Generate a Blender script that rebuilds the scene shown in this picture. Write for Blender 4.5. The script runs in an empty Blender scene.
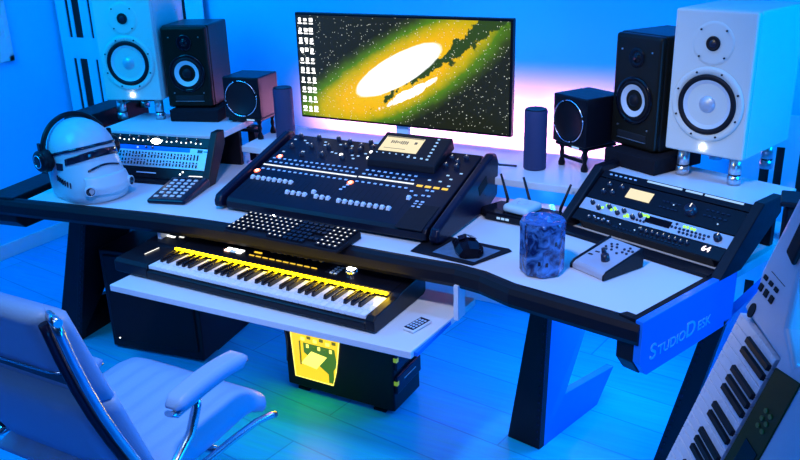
import bpy, bmesh, math, random
from mathutils import Vector, Matrix, Euler
random.seed(7)
R = math.radians
COL = bpy.context.scene.collection

# ------------------------------------------------------------ materials
def mat(name, col, rough=.5, metal=0., emit=None, es=1., noise=0., nscale=60., bump=0., spec=None, trans=0., coat=0.):
    m = bpy.data.materials.new(name); m.use_nodes = True
    nt = m.node_tree; b = nt.nodes['Principled BSDF']
    b.inputs['Base Color'].default_value = (*col, 1)
    b.inputs['Roughness'].default_value = rough
    b.inputs['Metallic'].default_value = metal
    if spec is not None: b.inputs['Specular IOR Level'].default_value = spec
    if trans: b.inputs['Transmission Weight'].default_value = trans
    if coat: b.inputs['Coat Weight'].default_value = coat
    if emit:
        b.inputs['Emission Color'].default_value = (*emit, 1)
        b.inputs['Emission Strength'].default_value = es
    tc = nt.nodes.new('ShaderNodeTexCoord')
    n = nt.nodes.new('ShaderNodeTexNoise'); n.inputs['Scale'].default_value = nscale; n.inputs['Detail'].default_value = 3
    nt.links.new(tc.outputs['Object'], n.inputs['Vector'])
    mr = nt.nodes.new('ShaderNodeMapRange'); mr.inputs['To Min'].default_value = max(rough-.06, .02); mr.inputs['To Max'].default_value = min(rough+.06, 1)
    nt.links.new(n.outputs['Fac'], mr.inputs['Value']); nt.links.new(mr.outputs['Result'], b.inputs['Roughness'])
    if noise:
        mx = nt.nodes.new('ShaderNodeMix'); mx.data_type = 'RGBA'
        mx.inputs[6].default_value = (*[c*(1-noise) for c in col], 1); mx.inputs[7].default_value = (*[min(c*(1+noise), 1) for c in col], 1)
        nt.links.new(n.outputs['Fac'], mx.inputs[0]); nt.links.new(mx.outputs[2], b.inputs['Base Color'])
    if bump:
        bp = nt.nodes.new('ShaderNodeBump'); bp.inputs['Strength'].default_value = bump; bp.inputs['Distance'].default_value = .002
        nt.links.new(n.outputs['Fac'], bp.inputs['Height']); nt.links.new(bp.outputs['Normal'], b.inputs['Normal'])
    return m

M = {}
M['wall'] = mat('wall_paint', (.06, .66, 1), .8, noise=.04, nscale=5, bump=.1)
M['white_lam'] = mat('white_laminate', (.62, .68, .74), .35, noise=.02, nscale=200)
M['black'] = mat('black_plastic', (.005, .005, .009), spec=.22, rough=.35)
M['black_matte'] = mat('black_matte', (.005, .005, .009), spec=.22, rough=.6)
M['black_gloss'] = mat('black_gloss', (.005, .005, .009), spec=.22, rough=.12)
M['desk_black'] = mat('desk_black_edge', (.005, .005, .009), spec=.22, rough=.45)
M['blue_panel'] = mat('desk_side_lacquer', (.010, .17, .66), .22, noise=.05, nscale=8)
M['letter'] = mat('pale_lettering', (.16, .42, .9), .4)
M['white_pl'] = mat('white_plastic', (.70, .71, .74), .35)
M['white_paint'] = mat('white_textured_paint', (.60, .63, .58), .6, noise=.12, nscale=500, bump=.15)
M['cone_white'] = mat('white_cone', (.55, .60, .64), .5, noise=.05, nscale=120)
M['rubber'] = mat('black_rubber', (.005, .005, .009), spec=.22, rough=.55)
M['chrome'] = mat('chrome', (.62, .66, .72), .24, 1)
M['steel'] = mat('brushed_steel', (.6, .63, .68), .3, .9)
M['silver'] = mat('silver_faceplate', (.50, .54, .60), .38, .35, noise=.04, nscale=300)
M['leather'] = mat('pale_chair_leather', (.20, .38, .62), .5, noise=.06, nscale=260, bump=.25)
M['strap'] = mat('dark_strap', (.01, .012, .03), .5)
M['helmet'] = mat('glossy_white_shell', (.52, .60, .66), .38, coat=.12)
M['visor'] = mat('dark_visor', (.012, .014, .03), .1)
M['mixer'] = mat('mixer_navy_metal', (.004, .005, .015), spec=.22, rough=.42)
M['mixer_end'] = mat('mixer_end_cheek', (.004, .006, .022), spec=.22, rough=.3)
M['btn'] = mat('pale_button', (.55, .70, .88), .5)
M['fader'] = mat('fader_cap', (.70, .78, .85), .4)
M['slot'] = mat('dark_slot', (.002, .002, .004), .8)
M['knob'] = mat('dark_knob', (.01, .013, .03), .3)
def em(name, c, s): return mat(name, (0.02, .02, .02), .4, emit=c, es=s)
M['e_white'] = em('lit_white', (1, .98, .95), 3.)
M['e_star'] = em('lit_white_bright', (1, .97, .9), 12.)
M['e_strip'] = em('lit_scribble_strip', (.85, .92, 1), 1.3)
M['e_yellow'] = em('lit_yellow', (1, .62, .04), 1.2)
M['e_keylight'] = em('lit_key_guide', (1, .66, .0), 16)
M['e_red'] = em('lit_red', (1, .12, .04), 4.)
M['e_hot'] = em('lit_red_core', (1, .55, .45), 6.)
M['e_green'] = em('lit_green', (.35, 1, .02), 1.6)
M['e_blue'] = em('lit_blue', (.05, .3, 1), 2.)
M['e_bluewhite'] = em('lit_blue_white', (.35, .6, 1), 1.1)
M['e_cream'] = em('lit_cream_screen', (1, .86, .50), 1.0)
M['ink'] = em('screen_ink', (.25, .22, .15), .4)
M['e_dot'] = em('lit_legend', (.95, .93, .85), 1.3)
M['e_pink'] = em('led_strip_lilac', (1, .62, .95), 3.)
M['e_digit'] = em('lit_digits', (1, .8, .82), 2.2)
M['key_white'] = mat('ivory_key', (.68, .72, .76), .28)
M['key_black'] = mat('ebony_key', (.008, .008, .012), .14)
M['cable'] = mat('black_cable', (.01, .012, .03), .5)
M['foam'] = mat('charcoal_foam', (.005, .005, .009), spec=.22, rough=.9, bump=.5, nscale=90)
M['krk'] = mat('black_vinyl', (.010, .009, .006), spec=.22, rough=.32)
M['panel_white'] = mat('slotted_panel_white', (.55, .74, .95), .5)
M['keytar'] = mat('pearl_white_shell', (.50, .58, .66), .32, noise=.03, nscale=150)
M['sleeve'] = mat('speaker_cloth', (.02, .03, .10), .75, noise=.3, nscale=700, bump=.3)
M['puck'] = mat('pale_plastic', (.42, .60, .66), .35)

def wood_floor():
    m = bpy.data.materials.new('floor_laminate'); m.use_nodes = True; nt = m.node_tree; b = nt.nodes['Principled BSDF']
    tc = nt.nodes.new('ShaderNodeTexCoord'); mp = nt.nodes.new('ShaderNodeMapping'); mp.inputs['Rotation'].default_value[2] = R(8)
    nt.links.new(tc.outputs['Object'], mp.inputs['Vector'])
    br = nt.nodes.new('ShaderNodeTexBrick'); br.inputs['Scale'].default_value = 1; br.inputs['Brick Width'].default_value = 1.2; br.inputs['Row Height'].default_value = .19
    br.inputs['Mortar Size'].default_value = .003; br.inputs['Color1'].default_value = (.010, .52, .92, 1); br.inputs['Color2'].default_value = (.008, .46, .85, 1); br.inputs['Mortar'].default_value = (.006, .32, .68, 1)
    nt.links.new(mp.outputs['Vector'], br.inputs['Vector'])
    mp2 = nt.nodes.new('ShaderNodeMapping'); mp2.inputs['Rotation'].default_value[2] = R(8); mp2.inputs['Scale'].default_value = (2.5, 40, 1)
    nt.links.new(tc.outputs['Object'], mp2.inputs['Vector'])
    n = nt.nodes.new('ShaderNodeTexNoise'); n.inputs['Scale'].default_value = 1.5; n.inputs['Detail'].default_value = 6
    nt.links.new(mp2.outputs['Vector'], n.inputs['Vector'])
    mx = nt.nodes.new('ShaderNodeMix'); mx.data_type = 'RGBA'; mx.blend_type = 'MULTIPLY'; mx.inputs[0].default_value = .35
    nt.links.new(br.outputs['Color'], mx.inputs[6]); nt.links.new(n.outputs['Color'], mx.inputs[7]); nt.links.new(mx.outputs[2], b.inputs['Base Color'])
    b.inputs['Roughness'].default_value = .3; b.inputs['Specular IOR Level'].default_value = .04
    bp = nt.nodes.new('ShaderNodeBump'); bp.inputs['Strength'].default_value = .25; bp.inputs['Distance'].default_value = .002
    nt.links.new(n.outputs['Fac'], bp.inputs['Height']); nt.links.new(bp.outputs['Normal'], b.inputs['Normal'])
    return m
M['floor'] = wood_floor()

# ------------------------------------------------------------ mesh helpers
def rotmat(r): return Euler(r).to_matrix().to_4x4()
class MB:
    def __init__(s): s.bm = bmesh.new(); s.mats = []
    def mi(s, m):
        if m is None: return 0
        if m not in s.mats: s.mats.append(m)
        return s.mats.index(m)
    def _fin(s, vs, m, smooth=False):
        fs = set()
        for v in vs:
            for f in v.link_faces: fs.add(f)
        i = s.mi(m)
        for f in fs: f.material_index = i; f.smooth = smooth
        return s
    def box(s, c, d, m=None, rot=(0, 0, 0), taper=None):
        vs = bmesh.ops.create_cube(s.bm, size=1)['verts']
        for v in vs:
            x, y, z = v.co.x*d[0], v.co.y*d[1], v.co.z*d[2]
            if taper and v.co.z > 0: x *= taper[0]; y *= taper[1]
            v.co = Vector((x, y, z))
        mt = Matrix.Translation(c) @ rotmat(rot)
        bmesh.ops.transform(s.bm, matrix=mt, verts=vs)
        return s._fin(vs, m)
    def cyl(s, c, r, h, m=None, r2=None, n=24, rot=(0, 0, 0), smooth=True):
        vs = bmesh.ops.create_cone(s.bm, cap_ends=True, segments=n, radius1=r, radius2=r if r2 is None else r2, depth=h)['verts']
        bmesh.ops.transform(s.bm, matrix=Matrix.Translation(c) @ rotmat(rot), verts=vs)
        s._fin(vs, m, smooth)
        for v in vs:
            for f in v.link_faces:
                if len(f.verts) > 4: f.smooth = False
        return s
    def lathe(s, prof, m=None, n=40, c=(0, 0, 0), rot=(0, 0, 0), arc=2*math.pi, ms=None):
        """prof = [(r, z)], revolved about z"""
        mt = Matrix.Translation(c) @ rotmat(rot); rings = []
        for r, z in prof:
            if r < 1e-6: rings.append([s.bm.verts.new(mt @ Vector((0, 0, z)))])
            else: rings.append([s.bm.verts.new(mt @ Vector((r*math.cos(2*math.pi*k/n), r*math.sin(2*math.pi*k/n), z))) for k in range(n)])
        for q in range(len(rings)-1):
            A, B = rings[q], rings[q+1]; i = s.mi(ms[q] if ms else m)
            for k in range(n):
                k2 = (k+1) % n
                if len(A) == 1 and len(B) == 1: continue
                if len(A) == 1: vs = (A[0], B[k], B[k2])
                elif len(B) == 1: vs = (A[k], A[k2], B[0])
                else: vs = (A[k], A[k2], B[k2], B[k])
                f = s.bm.faces.new(vs); f.material_index = i; f.smooth = True
        return s
    def prism(s, pts, ext, m=None):
        """pts = list of 3-D points (planar), ext = extrusion vector"""
        a = [s.bm.verts.new(Vector(p)) for p in pts]; e = Vector(ext); b = [s.bm.verts.new(Vector(p)+e) for p in pts]
        i = s.mi(m); n = len(a)
        for vs in [a[::-1], b] + [[a[k], a[(k+1) % n], b[(k+1) % n], b[k]] for k in range(n)]:
            f = s.bm.faces.new(vs); f.material_index = i
        return s
    def tube(s, pts, r, m=None, n=10, sx=1.):
        pts = [Vector(p) for p in pts]; rings = []; up = Vector((0, 0, 1)); prev = None
        for k, p in enumerate(pts):
            t = (pts[min(k+1, len(pts)-1)] - pts[max(k-1, 0)]).normalized()
            if prev is None:
                a = t.cross(up)
                if a.length < .1: a = t.cross(Vector((1, 0, 0)))
            else: a = prev - t*prev.dot(t)
            a.normalize(); prev = a; b = t.cross(a); rr = r[k] if isinstance(r, (list, tuple)) else r
            rings.append([s.bm.verts.new(p + (a*math.cos(2*math.pi*j/n)*sx + b*math.sin(2*math.pi*j/n))*rr) for j in range(n)])
        i = s.mi(m)
        for A, B in zip(rings, rings[1:]):
            for j in range(n):
                f = s.bm.faces.new((A[j], A[(j+1) % n], B[(j+1) % n], B[j])); f.material_index = i; f.smooth = True
        for ring in (rings[0][::-1], rings[-1]):
            f = s.bm.faces.new(ring); f.material_index = i
        return s
    def torus(s, c, Rr, r, m=None, rot=(0, 0, 0), n=40, k=8, a0=0, a1=2*math.pi):
        full = abs(a1-a0-2*math.pi) < 1e-4; mt = Matrix.Translation(c) @ rotmat(rot); rings = []
        cnt = n if full else n+1
        for q in range(cnt):
            a = a0 + (a1-a0)*q/n
            rings.append([s.bm.verts.new(mt @ Vector(((Rr+r*math.cos(2*math.pi*j/k))*math.cos(a), (Rr+r*math.cos(2*math.pi*j/k))*math.sin(a), r*math.sin(2*math.pi*j/k)))) for j in range(k)])
        i = s.mi(m)
        for q in range(n):
            A, B = rings[q], rings[(q+1) % cnt]
            for j in range(k):
                f = s.bm.faces.new((A[j], B[j], B[(j+1) % k], A[(j+1) % k])); f.material_index = i; f.smooth = True
        if not full:
            for ring in (rings[0], rings[-1][::-1]):
                f = s.bm.faces.new(ring); f.material_index = i
        return s
    def quad(s, pts, m=None):
        f = s.bm.faces.new([s.bm.verts.new(Vector(p)) for p in pts]); f.material_index = s.mi(m); return s
    def text(s, txt, size, m, matrix, depth=.0006, spacing=1., sx=1.):
        cu = bpy.data.curves.new('t', 'FONT'); cu.body = txt; cu.size = size; cu.extrude = depth; cu.align_x = 'CENTER'; cu.align_y = 'CENTER'; cu.space_character = spacing; cu.offset = size*.012
        o = bpy.data.objects.new('t', cu); COL.objects.link(o)
        bpy.context.view_layer.update()
        me = bpy.data.meshes.new_from_object(o.evaluated_get(bpy.context.evaluated_depsgraph_get()))
        n0 = len(s.bm.verts); f0 = len(s.bm.faces); s.bm.from_mesh(me); s.bm.verts.ensure_lookup_table(); s.bm.faces.ensure_lookup_table()
        for v in s.bm.verts[n0:]: v.co = matrix @ Vector((v.co.x*sx, v.co.y, v.co.z))
        i = s.mi(m)
        for f in s.bm.faces[f0:]: f.material_index = i
        bpy.data.objects.remove(o); bpy.data.curves.remove(cu); bpy.data.meshes.remove(me)
        return s
    def build(s, name, m, parent=None, bevel=0, seg=2, loc=(0, 0, 0), rot=(0, 0, 0), label=None, subsurf=0):
        """m = material used for slot None"""
        me = bpy.data.meshes.new(name)
        bmesh.ops.recalc_face_normals(s.bm, faces=s.bm.faces[:])
        s.bm.to_mesh(me); s.bm.free()
        if s.mats:
            for q in s.mats: me.materials.append(q if not isinstance(q, str) else M[q])
        else: me.materials.append(M[m] if isinstance(m, str) else m)
        o = bpy.data.objects.new(name, me); COL.objects.link(o); o.location = loc; o.rotation_euler = rot
        if parent: o.parent = parent
        if bevel:
            b = o.modifiers.new('bevel', 'BEVEL'); b.width = bevel; b.segments = seg; b.limit_method = 'ANGLE'; b.angle_limit = R(35)
        if subsurf:
            b = o.modifiers.new('sub', 'SUBSURF'); b.levels = b.render_levels = subsurf
        if label: o['label'] = label
        return o

def thing(name, label, cat, loc=(0, 0, 0), rot=0, group=None):
    o = bpy.data.objects.new(name, None); COL.objects.link(o); o.empty_display_size = .05
    o.location = loc; o.rotation_euler = rot if isinstance(rot, (tuple, list, Euler)) else (0, 0, rot)
    o['label'] = label; o['category'] = cat
    if group: o['group'] = group
    return o
def tag(o, label, cat, group=None, kind=None):
    if label: o['label'] = label
    if cat: o['category'] = cat
    if group: o['group'] = group
    if kind: o['kind'] = kind
    return o
def copy_tree(o, parent=None):
    c = o.copy(); COL.objects.link(c); c.parent = parent
    for ch in list(o.children): copy_tree(ch, c)
    return c
def dup(o, loc, rot=None, parent='same', label=None):
    c = o.copy(); COL.objects.link(c); c.location = loc
    if rot is not None: c.rotation_euler = rot
    if parent != 'same': c.parent = parent
    if label: c['label'] = label
    for ch in list(o.children):
        copy_tree(ch, c)
    return c
def struct(o): o['kind'] = 'structure'; return o
def front_base(bl, ang, w, d):
    """centre of the base of a box whose front-left bottom corner is bl"""
    a = R(ang); ex = Vector((math.cos(a), math.sin(a))); ey = Vector((-math.sin(a), math.cos(a)))
    p = Vector(bl) + ex*w/2 + ey*d/2
    return (p.x, p.y)

# ------------------------------------------------------------ room
WY, WX, H = 3.28, -4.0, 2.7
struct(MB().box((-1, .6, -.05), (6.4, 5.6, .1)).build('floor', 'floor'))
struct(MB().box((-.95, WY+.05, H/2), (6.3, .1, H)).build('wall_back', 'wall'))
struct(MB().box((WX-.05, .6, H/2), (.1, 5.5, H)).build('wall_left', 'wall'))
struct(MB().box((-.95, WY-.008, .04), (6.08, .016, .08)).build('baseboard_back', 'white_lam', bevel=.003))
struct(MB().box((WX+.008, .6, .04), (.016, 5.3, .08)).build('baseboard_left', 'white_lam', bevel=.003))

# picture frame on left wall
t = thing('picture_frame', 'pale slim picture frame on the left wall, cut by the photo edge', 'picture', (WX+.012, 2.68, 1.22), (0, 0, R(90)))
f = MB()
for sx in (-1, 1): f.box((sx*.225, 0, 0), (.03, .022, .34))
for sz in (-1, 1): f.box((0, 0, sz*.155), (.48, .022, .03))
f.build('frame', 'white_lam', t, .002)
MB().box((0, -.004, 0), (.42, .008, .28)).build('backing', 'white_lam', t)

# slotted panels
def slotted(name, label, x0, x1, z1, cols, rows, y=WY-.045):
    t = thing(name, label, 'slotted panel', ((x0+x1)/2, y, 0), group='slotted white panels against the back wall')
    W = (x1-x0); xc = (x0+x1)/2
    f = MB(); xs = [x0] + [v for c in cols for v in c] + [x1]
    for k in range(0, len(xs), 2):                     # solid uprights between slots
        f.box(((xs[k]+xs[k+1])/2-xc, 0, z1/2), (xs[k+1]-xs[k], .006, z1))
    zs = [0] + [v for r_ in rows for v in r_] + [z1]
    for c in cols:
        for k in range(0, len(zs), 2):
            f.box(((c[0]+c[1])/2-xc, 0, (zs[k]+zs[k+1])/2), (c[1]-c[0]+.001, .006, zs[k+1]-zs[k]))
    f.build('board', 'panel_white', t)
    MB().box((0, .010, z1/2), (W-.02, .012, z1-.02)).build('backing', 'slot', t, label='dark backing behind the slots')
    return t
slotted('slotted_panel', 'tall white panel with dark vertical slots behind the left speakers', -3.97, -2.90, 2.3,
        [(-3.895, -3.870), (-3.845, -3.785), (-3.72, -3.70), (-3.66, -3.64), (-3.6, -3.58), (-3.165, -3.14), (-3.095, -3.07), (-3.04, -3.015)],
        [(.12, .42), (.55, 1.02), (1.135, 1.62), (1.74, 2.2)])
slotted('slotted_panel', 'white panel with dark vertical slots behind the right end of the desk', -.33, .75, 1.0,
        [(-.268, -.235), (-.218, -.190), (-.14, -.10), (-.05, -.03), (.1, .12), (.3, .32)],
        [(.06, .34), (.45, .88)])

# ------------------------------------------------------------ desk
DZ = .76
desk = thing('studio_desk', 'large white studio desk with black edges, angled wings and sloped rack bays', 'desk', (-1.55, 2.3, 0))
DX, DY = -1.55, 2.3
def dl(x, y, z): return (x-DX, y-DY, z)
front = [(-2.655, 1.885), (-2.37, 1.928), (-2.09, 1.972), (-1.9, 1.992), (-1.72, 2.0), (-1.4, 2.0), (-1.10, 2.0), (-.93, 2.003), (-.84, 1.988), (-.735, 1.945), (-.56, 1.912), (-.392, 1.88)]
out = front + [(-.295, 2.16), (-.23, 2.25), (-.06, 2.72), (-.62, 2.92), (-.78, 2.62), (-2.2, 2.62), (-2.28, 2.85), (-2.83, 2.75), (-2.72, 2.2)]
MB().prism([dl(x, y, DZ-.03) for x, y in out], (0, 0, .03)).build('desktop', 'white_lam', desk, .002)
# black padded nose along the front edge
nose = MB()
def normals(pl):
    ns = []
    for k in range(len(pl)):
        a = Vector(pl[max(k-1, 0)]); b = Vector(pl[min(k+1, len(pl)-1)]); d = (b-a).normalized(); ns.append(Vector((d.y, -d.x)))
    return ns
fl = [(-2.80, 1.865)] + front + [(-.372, 1.877)]
ns = normals(fl); prof = [(0, -.062), (0, .001), (.012, .001), (.026, -.006), (.034, -.02), (.034, -.048), (.026, -.062)]
rings = []
for p, n in zip(fl, ns): rings.append([nose.bm.verts.new(Vector(dl(p[0]+n.x*o, p[1]+n.y*o, DZ+z))) for o, z in prof])
for A, B in zip(rings, rings[1:]):
    for j in range(len(prof)):
        q = nose.bm.faces.new((A[j], A[(j+1) % len(prof)], B[(j+1) % len(prof)], B[j]))
nose.bm.faces.new(rings[0]); nose.bm.faces.new(rings[-1][::-1])
nose.build('front_edge', 'desk_black', desk)
MB().prism([dl(x, y, DZ-.062) for x, y in [(fl[0][0]+.02, fl[0][1]+.02)]+[(x, y+.004) for x, y in front]+[(-.30, 2.45), (-2.86, 2.45)]], (0, 0, .03)).build('underside_board', 'desk_black', desk)

# racks: local frame helper
def bay(ox, oy, ang, w, dy, dz, D, ck):
    a = R(ang)
    e = bpy.data.objects.new('rack_bay', None); COL.objects.link(e); e.parent = desk; e.location = dl(ox, oy, DZ); e.rotation_euler = (0, 0, a)
    for s in (0, 1):
        x = -.03 if s == 0 else w
        MB().prism([(x, -.03, .0), (x, dy-.02, dz+.022), (x, dy+ck, dz+.022), (x, dy+ck, dz-.03), (x, ck, 0)], (.03, 0, 0)).build('cheek', 'desk_black', e, .003)
        MB().box((x+.015, D-.03, dz/2-.013), (.03, .05, dz-.026)).build('rear_post', 'desk_black', e)
    MB().prism([(0, dy+.002, dz), (0, dy+.002, dz-.025), (0, D, dz-.025), (0, D, dz)], (w, 0, 0)).build('top_panel', 'white_lam', e, .002)
    MB().box((w/2, D-.12, dz/2-.012), (w, .02, dz-.026)).build('back_board', 'desk_black', e)
    MB().box((w/2, -.008, .006), (w, .05, .012)).build('front_rail', 'desk_black', e)
    return e
RA, LA = -20.5, 10.
R_O = (-.745, 2.402); R_W, R_dy, R_dz = .515, .20, .15
L_O = (-2.670, 2.200); L_W, L_dy, L_dz = .535, .10, .17
bay(*R_O, RA, R_W, R_dy, R_dz, .44, .09); bay(*L_O, LA, L_W, L_dy, L_dz, .42, .03)

# right cheek (end panel) with lettering, in the plane of the wing end
wa = R(-20)
ex = Vector((math.cos(wa), math.sin(wa), 0)); ey = Vector((-math.sin(wa), math.cos(wa), 0))
P0 = Vector((-.388, 1.858, 0)) - Vector((DX, DY, 0))
def cp(s, z): return tuple(P0 + ey*s + Vector((0, 0, z)))
end = MB().prism([cp(.0, .765), cp(.0, .65), cp(.035, .605), cp(.46, .605), cp(.46, .80), cp(.40, .775), cp(.36, .765)], tuple(ex*.022))
ep = end.build('side_panel', 'blue_panel', desk, .002, label='glossy blue end panel with StudioDesk lettering')
MB().prism([cp(.0, .766), cp(-.0, .645), cp(.035, .60), cp(.12, .60), cp(.12, .745)], tuple(-ex*.05)).build('corner_block', 'desk_black', desk, .003)
MB().prism([cp(.0, .766), cp(.40, .766), cp(.40, .75), cp(0, .75)], tuple(-ex*.014)).build('edge_band', 'desk_black', desk)
tx = MB()
for txt, s0, size in (('S', .055, .062), ('TUDIO', .142, .040), ('D', .232, .062), ('ESK', .300, .040)):
    mt = Matrix((( ey.x, 0, ex.x, 0), (ey.y, 0, ex.y, 0), (0, 1, 0, 0), (0, 0, 0, 1)))
    mt = Matrix.Translation(P0 + ey*s0 + ex*.0228 + Vector((0, 0, .664+size*.28-.018))) @ mt
    tx.text(txt, size, 'letter', mt, depth=.0004, sx=1.05)
tx.build('lettering', 'letter', ep, label='StudioDesk lettering')
# left cheek (thick)
P1 = Vector((-2.70, 1.86, 0)) - Vector((DX, DY, 0)); la = R(10); lx = Vector((math.cos(la), math.sin(la), 0)); ly = Vector((-math.sin(la), math.cos(la), 0))
def lp(s, z): return tuple(P1 + ly*s + Vector((0, 0, z)))
MB().prism([lp(0, .766), lp(0, .67), lp(.04, .635), lp(.9, .61), lp(.9, .97), lp(.5, .97), lp(.36, .79), lp(.3, .766)], tuple(-lx*.13)).build('side_panel', 'desk_black', desk, .004, label='thick black left end panel')

# legs: front post (black with rack holes) + V-shaped side sheet
def leg(front_b, front_t, dirv, sheet='blue_panel', holes=1):
    fb0, fb1 = [Vector(p) for p in front_b]; ft0, ft1 = [Vector(p) for p in front_t]; d = Vector(dirv).normalized(); off = Vector((DX, DY, 0))
    pts = [fb0-off, fb1-off, ft1-off, ft0-off]
    e = MB().prism([tuple(p) for p in pts], tuple(d*.03)).build('leg', 'desk_black', desk, .002)
    h = MB()
    a, b = (pts[1], pts[2]) if holes > 0 else (pts[0], pts[3])
    side = (pts[0]-pts[1]).normalized()*(1 if holes > 0 else -1)
    for k in range(22):
        q = a.lerp(b, .06+k*.042) + side*.012 - d*.0012
        h.box(tuple(q), (.007, .003, .009))
    h.build('rack_holes', 'mixer_end', e, label='rack rail holes')
    sh = [fb1-off, fb1-off+d*.371, fb1-off+d*.477+Vector((0, 0, .117)), fb1-off+d*.15+Vector((0, 0, .15))]
    top = ft1-off
    sh += [top+d*.40, top]
    w = (fb0-fb1).normalized()*.03
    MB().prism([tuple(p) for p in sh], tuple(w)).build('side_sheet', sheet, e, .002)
    return e
leg([(-.885, 2.300, 0), (-.761, 2.275, 0)], [(-.775, 2.25, .70), (-.735, 2.243, .70)], (.26, .966, 0))
leg([(-.405, 2.35, 0), (-.345, 2.335, 0)], [(-.272, 2.25, .62), (-.222, 2.238, .62)], (.22, .97, 0), holes=-1)
leg([(-2.95, 2.12, 0), (-2.83, 2.14, 0)], [(-2.70, 2.10, .64), (-2.62, 2.11, .64)], (-.1, .99, 0), 'desk_black')  # left legs' sheets coloured black in place of shade under the desk
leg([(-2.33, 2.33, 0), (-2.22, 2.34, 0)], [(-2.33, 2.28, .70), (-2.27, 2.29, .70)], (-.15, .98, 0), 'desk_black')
# bridge shelf
BZ = .86
br = MB().prism([dl(-2.145, 2.53, BZ-.025), dl(-.745, 2.53, BZ-.025), dl(-.62, 2.90, BZ-.025), dl(-2.20, 2.90, BZ-.025)], (0, 0, .025)).build('bridge_shelf', 'white_lam', desk, .002)
for x in (-1.95, -1.2): MB().box(dl(x, 2.59, (DZ+BZ-.025)/2), (.03, .05, BZ-.025-DZ)).build('bridge_post', 'desk_black', desk)
# keyboard shelf
SZ = .60
sh = MB().prism([dl(-2.06, 1.703, SZ-.022), dl(-.952, 1.735, SZ-.022), dl(-.93, 2.12, SZ-.022), dl(-2.06, 2.12, SZ-.022)], (0, 0, .022)).build('keyboard_shelf', 'white_lam', desk, .002)
MB().box(dl(-.922, 1.985, .655), (.014, .05, .11)).build('bracket', 'white_lam', sh)
MB().box(dl(-2.078, 2.05, .65), (.016, .17, .11)).build('bracket', 'white_lam', sh)
MB().box(dl(-.945, 1.93, SZ-.012), (.012, .36, .012)).build('slide_rail', 'blue_panel', sh)

# LED strips behind the bridge, facing the wall
for (x, z, w_) in ((-1.50, .815, 1.15), (-1.50, .70, 1.15)):
    tag(MB().box((x, 2.905 if z > .8 else 2.66, z), (w_, .012, .014)).build('led_strip', 'e_pink'),
        'lilac light strip on the rear edge of the bridge shelf' if z > .8 else 'lilac light strip under the rear edge of the desktop', 'light strip', 'lilac light strips behind the desk')

# ------------------------------------------------------------ speakers
def fx(x, z, y=0): return (x, y, z)
ROTF = (R(90), 0, 0)   # local z of lathes -> -y (towards the front)
def big_white(label, bl, ang, z, g):
    w, d, h = .25, .33, .43
    t = thing('studio_monitor_speaker', label, 'speaker', (*front_base(bl, ang, w, d), z), R(ang), g)
    MB().box((0, .01, h/2), (w, d-.02, h)).build('cabinet', 'white_paint', t, .006, 3)
    yf = -d/2
    b = MB().box((0, yf+.008, h/2), (w, .022, h)); b.build('baffle', 'white_paint', t, .007, 3)
    y0 = yf-.004; wz = .155
    MB().lathe([(.113, 0), (.112, .003), (.106, .005), (.091, .004), (.090, 0)], c=(0, y0, wz), rot=ROTF, n=48).build('woofer_trim', 'white_paint', t)
    wf = MB().lathe([(.092, .002), (.090, .006), (.083, .009), (.076, .005), (.073, .001)], c=(0, y0, wz), rot=ROTF, n=48).build('woofer_surround', 'rubber', t)
    MB().lathe([(.074, .002), (.068, 0), (.042, -.014), (.028, -.018)], c=(0, y0-.002, wz), rot=ROTF, n=48).build('woofer_cone', 'cone_white', t)
    MB().lathe([(.030, -.016), (.028, -.006), (.020, .002), (0, .005)], c=(0, y0-.003, wz), rot=ROTF, n=32).build('dust_cap', 'silver', t)
    # tweeter horn
    tz = .335
    MB().lathe([(.065, 0), (.063, .003), (.05, .0), (.03, -.006), (.021, -.008)], c=(0, y0+.002, tz), rot=ROTF, n=40).build('tweeter_horn', 'white_paint', t)
    MB().lathe([(.022, .0), (.020, .004), (.016, .001), (.011, .002), (0, .006)], 'black', c=(0, y0-.001, tz), rot=ROTF, n=24, ms=['rubber', 'rubber', 'rubber', 'knob']).build('tweeter', 'rubber', t)
    sc = MB()
    for k in range(8):
        a = R(22.5+45*k); sc.cyl((.101*math.cos(a), y0-.006, wz+.101*math.sin(a)), .0032, .003, rot=ROTF, n=8)
    for k in range(4):
        a = R(45+90*k); sc.cyl((.055*math.cos(a), y0-.004, tz+.055*math.sin(a)), .003, .003, rot=ROTF, n=8)
    sc.build('screws', 'slot', t)
    MB().cyl((.0, y0-.0035, .024), .0075, .004, rot=ROTF, n=20).build('power_light', 'e_star', t, label='glowing white power light')
    return t
g = 'white two-way studio monitors on the rack bays'
big_white('large white studio monitor with white cone, at the right end of the desk', (-.499, 2.619), -17., 1.0, g)
big_white('large white studio monitor with white cone, behind the helmet at left', (-2.765, 2.425), 21., 1.02, g)

def iso_stand(label, bl, ang, z, h, g):
    w, d = .23, .28; t = thing('isolation_stand', label, 'speaker stand', (*front_base(bl, ang, .25, .33), z), R(ang), g)
    for sx in (-1, 1):
        for sy in (-1, 1):
            c = MB(); x, y = sx*.085, sy*.115
            c.lathe([(0, 0), (.021, 0), (.020, .026), (.016, .028), (.016, .032), (.019, .034), (.018, h-.004), (0, h-.004)], c=(x, y, 0), n=24)
            c.build('foot', 'steel', t)
            MB().cyl((x, y, .030), .0175, .004, n=24).build('rubber_joint', 'rubber', t)
    fr = MB()
    for s in (-1, 1):
        fr.box((s*.085, 0, h-.006), (.024, .25, .011)); fr.box((0, s*.115, h-.006), (.19, .022, .011))
    fr.build('top_frame', 'black', t, .002)
g = 'isolation stands under the white monitors'
iso_stand('low isolation stand with four round feet under the right white monitor', (-.499, 2.619), -17, .911, .088, g)
iso_stand('low isolation stand with four round feet under the left white monitor', (-2.765, 2.425), 21, .931, .088, g)

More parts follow.
